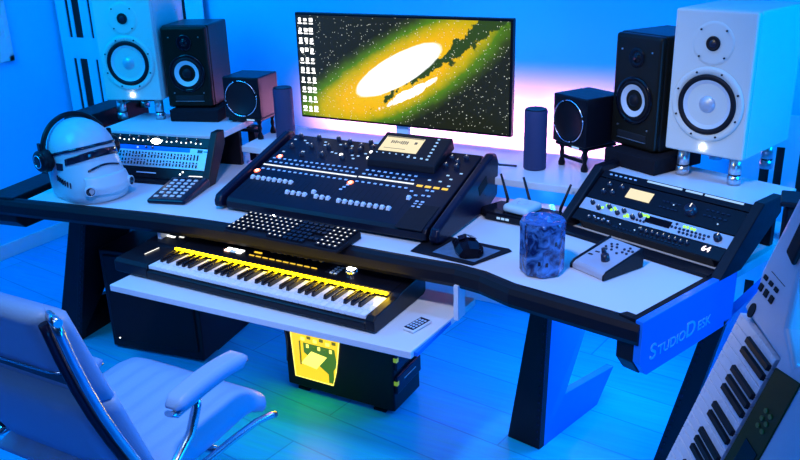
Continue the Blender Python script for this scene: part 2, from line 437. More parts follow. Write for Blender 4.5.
def krk(label, bl, ang, z, w, d, h, g):
    t = thing('studio_monitor_speaker', label, 'speaker', (*front_base(bl, ang, w, d), z), R(ang), g)
    MB().box((0, .01, h/2), (w, d-.02, h)).build('cabinet', 'krk', t, .008, 3)
    yf = -d/2
    MB().box((0, yf+.012, h/2), (w-.004, .03, h-.004)).build('baffle', 'krk', t, .012, 4)
    y0 = yf-.004; wz = h*.43
    MB().lathe([(.078, 0), (.078, .004), (.068, .005), (.064, .001)], c=(0, y0, wz), rot=ROTF, n=48).build('woofer_trim', 'black_gloss', t)
    MB().lathe([(.066, .001), (.060, .006), (.053, .003), (.050, 0)], c=(0, y0, wz), rot=ROTF, n=48).build('woofer_surround', 'rubber', t)
    MB().lathe([(.053, .003), (.048, .001), (.025, -.008), (.020, -.01)], c=(0, y0-.003, wz), rot=ROTF, n=48).build('woofer_cone', 'cone_white', t)
    MB().lathe([(.021, -.009), (.019, .002), (.010, .006), (0, .007)], c=(0, y0-.003, wz), rot=ROTF, n=32).build('dust_cap', 'rubber', t)
    MB().lathe([(.033, 0), (.031, .003), (.02, -.001), (.014, -.001), (.011, .003), (0, .006)], c=(0, y0-.001, h*.80), rot=ROTF, n=32).build('tweeter', 'black_gloss', t)
    pt = MB().box((0, y0+.001, .043), (w*.62, .006, .022)); pt.build('bass_port', 'slot', t, .004)
    MB().box((0, y0-.002, .030), (w*.62, .004, .002)).build('port_lip', 'steel', t)
    sc = MB()
    for sx in (-1, 1):
        for zz in (h*.80+.022, h*.19): sc.cyl((sx*w*.32, y0-.001, zz), .003, .003, rot=ROTF, n=8)
    sc.build('screws', 'steel', t)
    return t
g = 'black studio monitors with pale cones'
krk('black studio monitor with pale cone, beside the right white monitor', (-.714, 2.767), -31., .962, .205, .235, .375, g)
krk('black studio monitor with pale cone, beside the left white monitor', (-2.530, 2.545), 21., .982, .20, .25, .338, g)
for lab, bl, ang, z in (('charcoal foam pad under the right black monitor', (-.71, 2.69), -28, .911), ('charcoal foam pad under the left black monitor', (-2.505, 2.52), 18, .931)):
    w, d = .215, .23
    x, y = front_base(bl, ang, w, d)
    tag(MB().box((0, 0, .025), (w, d, .050)).build('foam_pad', 'foam', None, .004, loc=(x, y, z), rot=(0, 0, R(ang))), lab, 'foam pad', 'foam pads under the black monitors')

def cube_speaker(label, bl, ang, z, slab, g):
    s_ = .165
    x, y = front_base(bl, ang, s_, s_)
    t = thing('cube_speaker', label, 'speaker', (x, y, z), R(ang), g)
    MB().box((0, 0, s_/2+.002), (s_, s_, s_+.004)).build('cabinet', 'black', t, .005, 3)
    MB().lathe([(0, .001), (.064, .001), (.066, .004)], c=(0, -s_/2-.001, s_/2), rot=ROTF, n=40).build('grille', 'rubber', t)
    rg = MB()
    for k in range(4): rg.torus((0, -s_/2-.004, s_/2), .072, .0024, a0=R(20+90*k), a1=R(102+90*k), rot=ROTF, n=16)
    rg.build('ring', 'chrome', t, label='thin bright ring in four segments')
    st = thing('tabletop_stand', slab, 'speaker stand', (x, y, BZ+.001), R(ang), 'short stands under the small cube speakers')
    hh = z-BZ-.002
    MB().box((0, 0, hh-.007), (.15, .15, .012)).build('top_plate', 'black', st, .003)
    for sx in (-1, 1):
        for sy in (-1, 1):
            MB().lathe([(0, 0), (.012, 0), (.013, .01), (.006, .03), (.009, .045), (.006, .06), (.012, hh-.013), (0, hh-.013)], c=(sx*.058, sy*.055, 0), n=16).build('leg', 'black', st)
    MB().box((0, -.055, .034), (.116, .008, .012)).build('crossbar', 'black', st)
    MB().box((.03, -.0755, hh-.006), (.035, .002, .006)).build('badge', 'e_bluewhite', st)
    return t
g = 'small black cube speakers with bright rings'
cube_speaker('small black cube speaker with thin bright ring, right of the screen', (-.918, 2.762), -30, .951, 'short black stand under the right cube speaker', g)
cube_speaker('small black cube speaker with thin bright ring, left of the screen', (-2.272, 2.600), 9, .951, 'short black stand under the left cube speaker', g)

for lab, x, y in (('dark blue cylindrical speaker standing right of the screen', -.955, 2.69), ('dark blue cylindrical speaker standing left of the screen', -2.045, 2.70)):
    t = thing('cylinder_speaker', lab, 'speaker', (x, y, BZ+.001), 0, 'dark cylindrical speakers either side of the screen')
    MB().lathe([(0, 0), (.038, 0), (.040, .004), (.040, .205), (.038, .211)], n=40).build('fabric_sleeve', 'sleeve', t)
    MB().lathe([(.0385, .210), (.036, .214), (.030, .213), (0, .211)], n=40).build('top_cap', 'black', t)

# ------------------------------------------------------------ computer screen
def galaxy():
    m = bpy.data.materials.new('galaxy_wallpaper'); m.use_nodes = True; nt = m.node_tree; nt.nodes.clear(); L = nt.links.new
    out = nt.nodes.new('ShaderNodeOutputMaterial'); b = nt.nodes.new('ShaderNodeBsdfPrincipled'); b.inputs['Base Color'].default_value = (0, 0, 0, 1); b.inputs['Roughness'].default_value = .3
    L(b.outputs[0], out.inputs[0])
    tc = nt.nodes.new('ShaderNodeTexCoord')
    def N(op, a, c=None, clamp=False):
        q = nt.nodes.new('ShaderNodeMath'); q.operation = op; q.use_clamp = clamp
        for i, v in enumerate((a, c)):
            if v is None: continue
            if isinstance(v, (int, float)): q.inputs[i].default_value = v
            else: L(v, q.inputs[i])
        return q.outputs[0]
    def ramp(fac, stops):
        r = nt.nodes.new('ShaderNodeValToRGB'); cr = r.color_ramp
        while len(cr.elements) < len(stops): cr.elements.new(.5)
        for e_, (p, c) in zip(cr.elements, stops): e_.position = p; e_.color = (*c, 1)
        L(fac, r.inputs[0]); return r.outputs[0]
    sep = nt.nodes.new('ShaderNodeSeparateXYZ'); L(tc.outputs['Object'], sep.inputs[0])
    X, Z = sep.outputs[0], sep.outputs[2]
    nz = nt.nodes.new('ShaderNodeTexNoise'); nz.inputs['Scale'].default_value = 14; nz.inputs['Detail'].default_value = 8; nz.inputs['Roughness'].default_value = .65
    L(tc.outputs['Object'], nz.inputs['Vector'])
    nv = N('SUBTRACT', nz.outputs['Fac'], .5)
    # rotated coords about the core
    cx, cz, a = -.002, .005, R(28)
    dx = N('SUBTRACT', X, cx); dz = N('SUBTRACT', Z, cz)
    U = N('ADD', N('MULTIPLY', dx, math.cos(a)), N('MULTIPLY', dz, math.sin(a)))
    V = N('SUBTRACT', N('MULTIPLY', dz, math.cos(a)), N('MULTIPLY', dx, math.sin(a)))
    # curved disc: V bends with U
    Vb = N('SUBTRACT', V, N('MULTIPLY', N('MULTIPLY', U, U), .12))
    Vs = N('ADD', Vb, .022)
    disc = N('ADD', N('POWER', N('ABSOLUTE', N('DIVIDE', Vs, .178)), 2.), N('POWER', N('ABSOLUTE', N('DIVIDE', U, .66)), 2.))
    disc = N('ADD', N('SQRT', disc), N('MULTIPLY', nv, .22))
    col = ramp(disc, [(0, (1., .66, .01)), (.42, (.95, .52, .0)), (.58, (.60, .46, .0)), (.72, (.09, .24, .005)), (.88, (.035, .06, .008)), (1, (.014, .018, .008))])
    core = N('ADD', N('POWER', N('ABSOLUTE', N('DIVIDE', V, .060)), 2.), N('POWER', N('ABSOLUTE', N('DIVIDE', U, .215)), 2.))
    core = N('ADD', core, N('MULTIPLY', nv, .25))
    cf = ramp(core, [(0, (1, 1, 1)), (.80, (1, 1, 1)), (.98, (0, 0, 0))])
    # second white band below
    V2 = N('ADD', V, .096); c2 = N('ADD', N('POWER', N('ABSOLUTE', N('DIVIDE', V2, .020)), 2.), N('POWER', N('ABSOLUTE', N('DIVIDE', U, .15)), 2.))
    c2 = N('ADD', c2, N('MULTIPLY', nv, 3.)); cf2 = ramp(c2, [(0, (1, 1, 1)), (.55, (1, 1, 1)), (.75, (0, 0, 0))])
    # dust lane
    V3 = N('ADD', V, N('SUBTRACT', .062, N('MULTIPLY', U, .10))); lane = N('ADD', N('ABSOLUTE', N('DIVIDE', V3, .019)), N('MULTIPLY', nv, -7.5))
    lane = N('ADD', lane, N('MULTIPLY', N('SUBTRACT', .12, U), 3.2))
    lf = ramp(lane, [(0, (1, 1, 1)), (.45, (1, 1, 1)), (.7, (0, 0, 0))])
    def mix(f, A, B):
        q = nt.nodes.new('ShaderNodeMix'); q.data_type = 'RGBA'; L(f, q.inputs[0])
        for i, v in ((6, A), (7, B)):
            if isinstance(v, tuple): q.inputs[i].default_value = (*v, 1)
            else: L(v, q.inputs[i])
        return q.outputs[2]
    col = mix(lf, col, (.03, .07, .01)); col = mix(cf2, col, (1.4, 1.4, 1.4)); col = mix(cf, col, (1.6, 1.6, 1.6))
    vo = nt.nodes.new('ShaderNodeTexVoronoi'); vo.inputs['Scale'].default_value = 125; L(tc.outputs['Object'], vo.inputs['Vector'])
    wn = nt.nodes.new('ShaderNodeTexWhiteNoise'); L(vo.outputs['Position'], wn.inputs['Vector'])
    st = N('MULTIPLY', N('LESS_THAN', vo.outputs['Distance'], N('MULTIPLY', wn.outputs['Value'], .24)), N('GREATER_THAN', wn.outputs['Value'], .62))
    col = mix(st, col, (.85, .9, .75))
    L(col, b.inputs['Emission Color']); b.inputs['Emission Strength'].default_value = 1.0
    return m
W_, H_ = .915, .417
t = thing('computer_screen', 'wide flat computer screen showing a yellow galaxy, behind the mixing desk', 'screen', (-1.515, 2.72, BZ+.001), 0)
zc = .093+H_/2
MB().box((0, .014, zc), (W_, .026, H_)).build('bezel', 'black', t, .003)
o = MB().box((0, -.0005, 0), (W_-.018, .004, H_-.020)).build('display', galaxy(), t, loc=(0, -.001, zc), label='lit display with yellow and green galaxy wallpaper')
ic = MB()
for c in range(3):
    for r_ in range(10):
        x = -W_/2+.026+c*.0255+random.uniform(-.0015, .0015); z = zc+H_/2-.032-r_*.0385
        ic.box((x, -.0045, z+.005), (.014+random.uniform(-.004, .003), .001, .013+random.uniform(-.003, .003)))
        if random.random() < .9: ic.box((x, -.0045, z-.009), (.018, .001, .004))
        if random.random() < .5: ic.box((x+random.uniform(-.004, .004), -.0045, z-.003), (.008, .001, .012))
ic.build('desktop_icons', 'e_white', o, loc=(0, .001, -zc))
MB().box((-.0, .03, .075), (.055, .02, .15)).build('neck', 'panel_white', t, .004)
MB().box((-.0, .03, .006), (.26, .17, .011)).build('foot', 'panel_white', t, .004)

# ------------------------------------------------------------ mixing desk
t = thing('mixing_console', 'large dark digital mixing console with faders and tilted display, centre of the desk', 'mixer', (-1.90, 2.095, DZ+.001))
MW = .845; th = math.atan2(.14, .48); cs, sn = math.cos(th), math.sin(th)
def S(x, s, h=0): return (x, .015 + s*cs - h*sn, .05 + s*sn + h*cs)
prof = [(0, .012), (.0, .036), (.008, .048), (.43, .173), (.445, .168), (.455, .13), (.45, .03), (.38, 0), (.03, 0)]
MB().prism([(.03, y, z) for y, z in prof], (MW-.06, 0, 0)).build('chassis', 'mixer', t, .004, 3)
ep = [(-.012, .014), (-.012, .036), (.0, .056), (.03, .066), (.42, .186), (.45, .182), (.47, .15), (.462, .03), (.38, .002), (.03, .002)]
for x in (-.016, MW-.016): MB().prism([(x, y, z) for y, z in ep], (.032, 0, 0)).build('end_cheek', 'mixer_end', t, .009, 4)
MB().box((MW+.0163, .33, .10), (.002, .07, .035), rot=(R(20), 0, 0)).build('hand_hold', 'slot', t, .001)
def on(o_, x, s, h=0): o_.location = S(x, s, h); o_.rotation_euler = (th, 0, 0); return o_
DXM = .02
pl = MB().box((0, 0, 0), (.40, .006, .0016)).build('scribble_strip', 'e_strip', t, label='lit white channel strip displays'); on(pl, .235, .214, .002)
pl = MB().box((0, 0, 0), (.215, .006, .0016)).build('scribble_strip', 'e_strip', t, label='lit white channel strip displays'); on(pl, .55, .216, .002)
# faders: 25
xs = [.05+i*.0238 for i in range(16)] + [.452+i*.0238 for i in range(9)]
pos = [.125]*8 + [.068]*4 + [.09] + [.068]*3 + [.064]*9
slot0 = MB().box((0, 0, 0), (.0022, .105, .0008)).build('fader_slot', 'slot', t); on(slot0, xs[0], .098, .0005)
cap0 = MB().box((0, 0, .004), (.013, .018, .010), taper=(.8, .55)).box((0, 0, .0093), (.009, .0015, .001)).build('fader_cap', 'fader', t); on(cap0, xs[0], pos[0], .001)
for i in range(1, 25):
    on(dup(slot0, (0, 0, 0)), xs[i], .098, .0005); on(dup(cap0, (0, 0, 0)), xs[i], pos[i], .001)
on(dup(cap0, (0, 0, 0)), .68, .135, .001); on(dup(slot0, (0, 0, 0)), .68, .10, .0005)
# button rows (individual)
b0 = MB().box((0, 0, .001), (.011, .0065, .003)).build('button', 'btn', t); on(b0, xs[0], .188, .0)
cnt = 1
for row in (.188, .237, .262):
    for i, x in enumerate(xs):
        if (row, i) == (.188, 0): continue
        if x > .44 and row == .188: x = x
        if .36 < x < .72 and row > .255: pass
        on(dup(b0, (0, 0, 0)), x, row, 0); cnt += 1
for x, s in [(.735, .10), (.755, .10), (.735, .115), (.755, .115), (.735, .085), (.755, .085), (.70, .13), (.715, .145), (.74, .15), (.76, .15), (.74, .18), (.76, .18), (.69, .165), (.45, .15), (.445, .135), (.44, .12)]:
    on(dup(b0, (0, 0, 0)), x-.02, s+.01, 0); cnt += 1
# second line of fine slots between strip and knobs
for i in range(1, 24, 1):
    q = dup(slot0, (0, 0, 0)); q.scale = (.6, .18, 1); on(q, xs[i]-.010, .249, .0005)
kx = [(.07, .42), (.075, .345), (.15, .425), (.155, .36), (.235, .43), (.225, .37), (.29, .385), (.29, .42), (.33, .36), (.35, .40), (.36, .375), (.375, .43), (.40, .40), (.15, .30), (.23, .315), (.32, .31), (.72, .39), (.75, .37), (.77, .40), (.76, .34), (.72, .34)]
k0 = MB().lathe([(.0095, 0), (.0085, .013), (.006, .015), (0, .015)], n=16).build('knob', 'knob', t); on(k0, *kx[0], .0)
MB().box((0, .005, .0153), (.0016, .007, .0006)).build('pointer', 'e_dot', k0)
for x, s in kx[1:]:
    on(dup(k0, (0, 0, 0)), x, s, 0)
# lit buttons
lw = MB().box((0, 0, .001), (.010, .006, .0032)).build('lit_button', 'e_bluewhite', t); on(lw, .10, .40)
for x, s in [(.055, .40), (.12, .385), (.19, .405), (.20, .385), (.26, .40), (.255, .345), (.275, .34), (.31, .40), (.345, .34), (.39, .36), (.37, .34), (.36, .32), (.06, .31), (.14, .325), (.215, .335), (.70, .25), (.74, .25), (.77, .27), (.75, .29), (.79, .31), (.78, .23)]:
    on(dup(lw, (0, 0, 0)), x, s)
lh = MB().cyl((0, 0, .002), .007, .004, n=16).build('lit_button', 'e_white', t, label='bright white lit button'); on(lh, .30, .335)
on(dup(lh, (0, 0, 0)), .405, .375); on(dup(lh, (0, 0, 0)), .415, .335)
rd = MB().lathe([(0, .005), (.006, .004), (.0065, 0)], 'e_hot', n=16).lathe([(.0065, .002), (.012, .0015), (.012, 0)], 'e_red', n=16).build('red_light', 'e_red', t, label='glowing red light'); on(rd, .065, .277)
on(dup(rd, (0, 0, 0)), .036, .17); on(dup(rd, (0, 0, 0)), .432, .176)
yl = MB().box((0, 0, .001), (.021, .010, .003)).build('yellow_button', 'e_yellow', t, label='lit yellow button'); on(yl, .682, .211)
for i in range(1, 4): on(dup(yl, (0, 0, 0)), .682+i*.031, .211)
on(MB().box((0, 0, .001), (.095, .135, .003)).build('touch_pad', 'black_matte', t, .002), .755, .045)
# tilted display housing
dsp = MB().prism([(-.155, -.10, 0), (-.155, -.085, .03), (-.155, .10, .052), (-.155, .10, 0)], (.31, 0, 0)).build('display_housing', 'black_matte', t, .007, 3)
dsp.scale = (.86, .86, .86); dsp.location = S(.567, .372, .0); dsp.rotation_euler = (th, 0, 0)
ta = math.atan2(.022, .185)
def DS(x, y, h): return (x, -.085 + (y)*math.cos(ta) - h*math.sin(ta), .03 + y*math.sin(ta) + h*math.cos(ta))
sc = MB().box((0, 0, 0), (.175, .095, .002)).build('display', 'e_cream', dsp, loc=DS(-.045, .108, .001), rot=(ta, 0, 0), label='lit cream display')
ik = MB()
for k in range(9): ik.box((-.05+k*.009, .012, .0015), (.005, random.uniform(.006, .022), .0008))
ik.box((.06, .015, .0015), (.012, .014, .0008)); ik.box((0, .043, .0015), (.17, .004, .0008)); ik.box((-.02, -.03, .0015), (.10, .002, .0008))
ik.build('readout', 'ink', sc)
sb = MB().box((0, 0, 0), (.010, .006, .004)).build('side_button', 'e_bluewhite', dsp); sb.location = DS(.07, .14, .001); sb.rotation_euler = (ta, 0, 0)
for k in range(1, 7):
    q = dup(sb, DS(.10+.006*k/6, .165-.022*k, .001), (ta, 0, 0))
sb.location = DS(.10, .165, .001)
for k in range(3): dup(sb, DS(.02+.03*k, .035, .001), (ta, 0, 0))
for k in range(6): dup(sb, DS(-.13+.030*k, .045, .001), (ta, 0, 0)).scale = (.6, .6, 1)

# ------------------------------------------------------------ rack gear
def rack_frame(o, ang, dy, dz):
    return (o[0], o[1], DZ), math.atan2(dz, dy), R(ang)
def rack_unit(name, label, cat, side, s0, hgt, matn, lip=0):
    o, ang, w, dy, dz = (R_O, RA, R_W, R_dy, R_dz) if side == 'R' else (L_O, LA, L_W, L_dy, L_dz)
    tl = math.atan2(dz, dy); a = R(ang)
    rot = (Matrix.Rotation(a, 3, 'Z') @ Matrix.Rotation(tl, 3, 'X')).to_euler()
    loc = Vector((o[0], o[1], DZ+.012)) + Matrix.Rotation(a, 3, 'Z') @ Vector((w/2, s0*math.cos(tl), s0*math.sin(tl)))
    t = thing(name, label, cat, loc, tuple(rot))
    fw = w-.008
    MB().box((0, hgt/2, .0), (fw, hgt-.002, .005)).build('faceplate', matn, t, .001)
    MB().box((0, hgt/2, -.035), (fw-.05, hgt-.006, .064)).build('chassis', 'black_matte', t)
    return t, fw
def knob_at(par, x, y, r=.008, h=.012, m='knob', ref=[None], led=None):
    k = MB().lathe([(r, 0), (r*.88, h), (r*.6, h+.001), (0, h+.001)], n=18).build('knob', m, par, loc=(x, y, .0025))
    MB().box((0, r*.5, h+.0012), (r*.16, r*.7, .0008)).build('pointer', 'e_dot', k)
    return k
def many(par, name, m, pts, d, lab=None, rnd=False):
    f = MB(); (f.cyl((0, 0, .0012), d[0], d[2], n=12) if rnd else f.box((0, 0, .0012), d))
    p = f.build(name, m, par, loc=(pts[0][0], pts[0][1], .0025), label=lab)
    for x, y in pts[1:]: dup(p, (x, y, .0025))
# right bay
t, w = rack_unit('rack_effects_unit', 'black rack unit with red 64 digits, lowest in the right bay', 'rack unit', 'R', .034, .043, 'black')
many(t, 'button', 'btn', [(-.20+.018*k, .024+.004*(k % 2)) for k in range(5)], (.006, .004, .003))
for k in range(4): knob_at(t, -.195+.025*k, .017, .0055, .008)
many(t, 'indicator', 'e_bluewhite', [(-.085, .026), (-.03, .020), (-.02, .032)], (.0022, .0022, .002), rnd=True)
for k in range(9): knob_at(t, -.01+.019*k, .026-.002*(k % 2), .006, .009)
many(t, 'small_button', 'knob', [(-.10+.012*k, .012) for k in range(20)], (.006, .004, .003))
MB().text('64', .026, 'e_digit', Matrix.Translation((.200, .026, .0032)), .0004).build('digits', 'e_digit', t, label='glowing 64 digits')
t, w = rack_unit('channel_strip', 'silver rack unit with knobs and green lights, middle of the right bay', 'rack unit', 'R', .078, .046, 'silver')
for k, x in enumerate((-.215, -.185, -.152, -.115, -.098, -.06, -.04)): knob_at(t, x, .016+.013*((k+1) % 2), .0075, .011)
knob_at(t, .215, .024, .012, .015)
many(t, 'green_light', 'e_green', [(-.165, .034), (-.155, .030), (-.135, .032), (-.128, .026), (-.142, .022), (-.088, .013), (-.078, .015), (-.082, .020), (-.040, .036), (-.030, .034), (-.022, .036), (-.015, .033), (.105, .033), (.115, .034), (.128, .033), (.138, .032), (-.175, .022)], (.0042, .0042, .002), 'small green light', rnd=True)
many(t, 'small_button', 'knob', [(-.055+.012*k, .012) for k in range(4)]+[(.07+.013*k, .022) for k in range(10)]+[(.10+.013*k, .011) for k in range(7)]+[(.08, .035)], (.0042, .0042, .003), rnd=True)
MB().box((.022, .025, .003), (.085, .024, .002)).build('meter_window', 'black_gloss', t)
t, w = rack_unit('sound_module', 'black rack sound module with cream display and dial, in the right bay', 'rack unit', 'R', .126, .084, 'black')
sc = MB().box((-.085, .050, .003), (.085, .036, .0025)).build('display', 'e_cream', t, label='lit cream display')
knob_at(t, .095, .042, .019, .018)
many(t, 'button', 'knob', [(.0+.013*k, .03) for k in range(5)]+[(.0+.013*k, .052) for k in range(5)]+[(.14+.016*k, .04) for k in range(5)]+[(.14+.016*k, .06) for k in range(5)], (.008, .005, .004))
for x, y in ((-.20, .060), (-.175, .035), (-.205, .03), (-.155, .062)): knob_at(t, x, y, .008, .010)
many(t, 'indicator', 'e_bluewhite', [(.035, .048), (.19, .022)], (.0022, .0022, .002), rnd=True)
t, w = rack_unit('power_conditioner', 'slim rack strip with blue glowing line, along the top of the right bay', 'rack unit', 'R', .212, .030, 'black')
for k, (x, l) in enumerate(((-.03, .12), (.07, .055), (.165, .12))): MB().box((x, .022, .003), (l, .006, .002)).build('light_bar', 'e_bluewhite', t, label='glowing blue line')
many(t, 'button', 'btn', [(-.22+.018*k, .015) for k in range(6)], (.008, .004, .003))
# left bay
t, w = rack_unit('rack_power_amplifier', 'black rack unit lowest in the left bay, behind the helmet', 'rack unit', 'L', .000, .043, 'black')
many(t, 'indicator', 'e_white', [(.155, .024), (.165, .034)], (.0035, .0035, .002), rnd=True)
MB().box((.0, .022, .003), (.09, .004, .001)).build('badge', 'btn', t)
t, w = rack_unit('graphic_equalizer', 'silver graphic equalizer with two rows of sliders, in the left bay', 'rack unit', 'L', .044, .088, 'silver')
MB().box((-.02, .078, .003), (.40, .018, .001)).build('header_band', 'blue_panel', t)
pts = [(-.225+.0148*k, y) for y in (.020, .050) for k in range(31)]
many(t, 'slider_slot', 'slot', pts, (.0055, .022, .0012))
many(t, 'slider_cap', 'btn', [(x, y+random.uniform(-.004, .004)) for x, y in pts[::1]][:60], (.009, .0028, .005))
MB().box((.225, .076, .003), (.022, .012, .003)).build('button', 'knob', t); MB().box((.25, .076, .003), (.018, .005, .001)).build('badge', 'blue_panel', t)
many(t, 'indicator', 'e_bluewhite', [(-.06, .078)], (.004, .004, .002), rnd=True)
for x in (-.18, -.15, -.02, .01): knob_at(t, x, .080, .005, .005)
t, w = rack_unit('rack_mixer_unit', 'black rack unit with a row of white lights, top of the left bay', 'rack unit', 'L', .133, .042, 'black')
many(t, 'indicator', 'e_white', [(-.24+.022*k, .018+.004*(k % 3 == 1)) for k in range(22)], (.0028, .0028, .002), 'small white light', rnd=True)
for k in range(11): knob_at(t, -.235+.044*k, .031, .0055, .008)
MB().cyl((.012, .022, .003), .0145, .003, n=20).build('lamp', 'e_star', t, label='bright oval light').scale = (1.6, .8, 1)

# ------------------------------------------------------------ keyboard synth on the shelf
SYW, SYD = 1.075, .315
t = thing('keyboard_synthesizer', 'black keyboard synthesizer with yellow-lit keys on the pull-out shelf', 'keyboard instrument', (-2.12, 1.787, SZ+.001), R(-.6))
pf = [(0, .008), (0, .030), (.012, .036), (.135, .036), (.140, .058), (.155, .064), (.30, .072), (.315, .066), (.315, .008), (.30, 0), (.012, 0)]
f = MB()
f.prism([(.150, y, z) for y, z in pf], (.85, 0, 0))
pf2 = [(0, .008), (0, .042), (.014, .052), (.14, .058), (.155, .064), (.30, .072), (.315, .066), (.315, .008), (.30, 0), (.012, 0)]
f.prism([(0, y, z) for y, z in pf2], (.150, 0, 0)); f.prism([(1.0, y, z) for y, z in pf2], (.03, 0, 0))
f.build('body', 'black', t, .003)
kw = .0235; x0 = .152
wk = MB().box((0, .067, .0), (kw-.0012, .128, .012)).build('white_key', 'key_white', t, .0012, loc=(x0+kw/2, .006, .044))
for k in range(1, 36): dup(wk, (x0+kw*(k+.5), .006, .044))
bk = MB().box((0, .085, .0), (.0115, .088, .014), taper=(.75, .95)).build('black_key', 'key_black', t, .001, loc=(x0+kw*1, .006, .057))
done = True
for k in range(35):
    if k % 7 in (0, 1, 3, 4, 5):
        off = {0: -.002, 1: .002, 3: -.002, 4: 0, 5: .002}[k % 7]
        if k == 0: bk.location.x = x0+kw+off
        else: dup(bk, (x0+kw*(k+1)+off, .006, .057))
lg = MB().box((0, 0, 0), (.84, .007, .006)).build('light_guide', 'e_keylight', t, loc=(x0+.423, .1365, .064), label='yellow light guide above the keys')
# panel controls on the rear slope
ps = math.atan2(.008, .145)
def PS(x, y): return (x, .155+y, .0645+y*math.tan(ps))
for x, y in ((.035, .02), (.055, .025)):
    pass
for (x, y, dx, dy, m, lab) in [(.085, -.06, .003, .06, 'e_dot', 'touch strip'), (.06, .055, .045, .008, 'e_white', None), (.105, .065, .02, .007, 'e_dot', None)]:
    MB().box((0, 0, 0), (dx, dy, .002)).build('touch_strip' if lab else 'button', m, t, loc=(PS(x, y)[0], PS(x, y)[1], PS(x, y)[2]-(.003 if y < 0 else 0)), rot=(ps, 0, R(-8) if lab else 0))
for i, (x, y) in enumerate([(.335, .055), (.36, .055), (.385, .055), (.335, .040), (.36, .040), (.385, .040)]):
    MB().box((0, 0, .001), (.020, .009, .003)).build('button', ['e_white', 'e_white', 'e_white', 'e_hot', 'e_bluewhite', 'e_white'][i], t, loc=PS(x, y), rot=(ps, 0, 0))
for i in range(2): MB().box((0, 0, .001), (.014, .006, .003)).build('button', 'e_yellow', t, loc=PS(.44+.016*i, .065), rot=(ps, 0, 0))
yb = MB().box((0, 0, .001), (.020, .004, .002)).build('button', 'e_yellow', t, loc=PS(.44, .040), rot=(ps, 0, 0), label='lit yellow button')
for i in range(1, 10): dup(yb, PS(.44+.028*i, .040))
kk = MB().lathe([(.012, 0), (.010, .016), (0, .017)], n=20).build('knob', 'knob', t, loc=PS(.49, .095), rot=(ps, 0, 0))
for i in range(1, 8): dup(kk, PS(.49+.028*i, .095))
for i in range(12): MB().box((0, 0, .001), (.010, .006, .003)).build('small_button', 'btn' if i % 3 else 'knob', t, loc=PS(.745+.016*(i % 3), .035+.014*(i//3)), rot=(ps, 0, 0))
dk = MB().lathe([(.020, 0), (.020, .010), (.017, .014), (0, .014)], n=28).build('dial', 'chrome', t, loc=PS(.82, .062), rot=(ps, 0, 0), label='bright round dial')
MB().lathe([(0, .0155), (.014, .0150), (.015, .0142)], n=24).build('lit_cap', 'e_star', dk)
MB().box((0, 0, .001), (.11, .05, .002)).build('display', 'black_gloss', t, loc=PS(.60, .075), rot=(ps, 0, 0))

# ------------------------------------------------------------ computer keyboard
t = thing('computer_keyboard', 'black backlit computer keyboard in front of the mixing console', 'computer keyboard', (-1.735, 1.917, DZ+.002), R(-.5))
KW, KD = .44, .142
MB().prism([(0, 0, 0), (0, 0, .010), (0, KD, .024), (0, KD, 0)], (KW, 0, 0)).build('case', 'black_matte', t, .003)
ka = math.atan2(.014, KD)
keys = []
for r_ in range(6):
    y = .014+r_*.0225
    for c in range(21):
        x = .014+c*.0206
        if 15 <= c <= 16 and r_ in (0, 2): continue
        if r_ == 0 and c in (4, 5, 6, 7): continue
        keys.append((x, y, not (11 <= c <= 16)))
kf = MB().box((0, 0, .003), (.018, .018, .008), 'black', taper=(.8, .8)).box((0, .001, .0072), (.0055, .005, .0006), 'e_dot').build('key', None, t, label='backlit key')
kdark = MB().box((0, 0, .003), (.018, .018, .008), 'black', taper=(.8, .8)).build('key', 'black', t)
fi = [True, True]
for x, y, lit in keys[:]:
    lo = (x, y, .011+y*math.tan(ka)); idx = 0 if lit else 1; src = kf if lit else kdark
    if fi[idx]: src.location = lo; src.rotation_euler = (ka, 0, 0); fi[idx] = False
    else: dup(src, lo, (ka, 0, 0))
MB().cyl((.10, KD-.005, .027), .005, .004, n=14).build('indicator', 'e_star', t, label='bright white light')

# ------------------------------------------------------------ desk objects
# mouse mat, mouse
t = MB().prism([(-.125, -.075, 0), (.09, -.085, 0), (.145, .065, 0), (.13, .078, 0), (-.115, .085, 0), (-.135, .07, 0)], (0, 0, .003)).build('mouse_mat', 'black_matte', None, .001, loc=(-.975, 2.095, DZ+.0015), rot=(0, 0, R(-3)))
tag(t, 'dark mouse mat with pale centre at the front edge of the desk', 'mouse mat')
MB().prism([(-.06, -.055, .0031), (.085, -.065, .0031), (.115, .05, .0031), (-.05, .06, .0031)], (0, 0, .0004)).build('printed_centre', mat('printed_mat', (.08, .16, .26), .6, noise=.6, nscale=30), t, label='paler blue printed centre')
t = thing('computer_mouse', 'black angular computer mouse on the mouse mat', 'mouse', (-.948, 2.10, DZ+.0055), R(35))
t.scale = (1.3, 1.25, 1.0)
f = MB(); ring = []
sec = [(-.055, .016, .012), (-.045, .026, .026), (-.015, .031, .036), (.02, .028, .032), (.05, .027, .018), (.06, .02, .010)]
for y, w, h in sec: ring.append([f.bm.verts.new(Vector((w*cx, y, h*cz))) for cx, cz in ((-1, 0), (-1.08, .35), (-.72, .88), (-.1, 1), (.1, 1), (.72, .88), (1.08, .35), (1, 0))])
for A, B in zip(ring, ring[1:]):
    for j in range(8): f.bm.faces.new((A[j], A[(j+1) % 8], B[(j+1) % 8], B[j]))
f.bm.faces.new(ring[0]); f.bm.faces.new(ring[-1][::-1])
f.build('shell', 'black_gloss', t)
MB().cyl((0, .035, .026), .009, .006, rot=(0, R(90), 0), n=16).build('scroll_wheel', 'rubber', t)
MB().box((-.012, .02, .0335), (.014, .05, .0015), rot=(R(-15), R(-18), 0)).build('button', 'visor', t)
MB().box((.012, .02, .0335), (.014, .05, .0015), rot=(R(-15), R(18), 0)).build('button', 'visor', t)

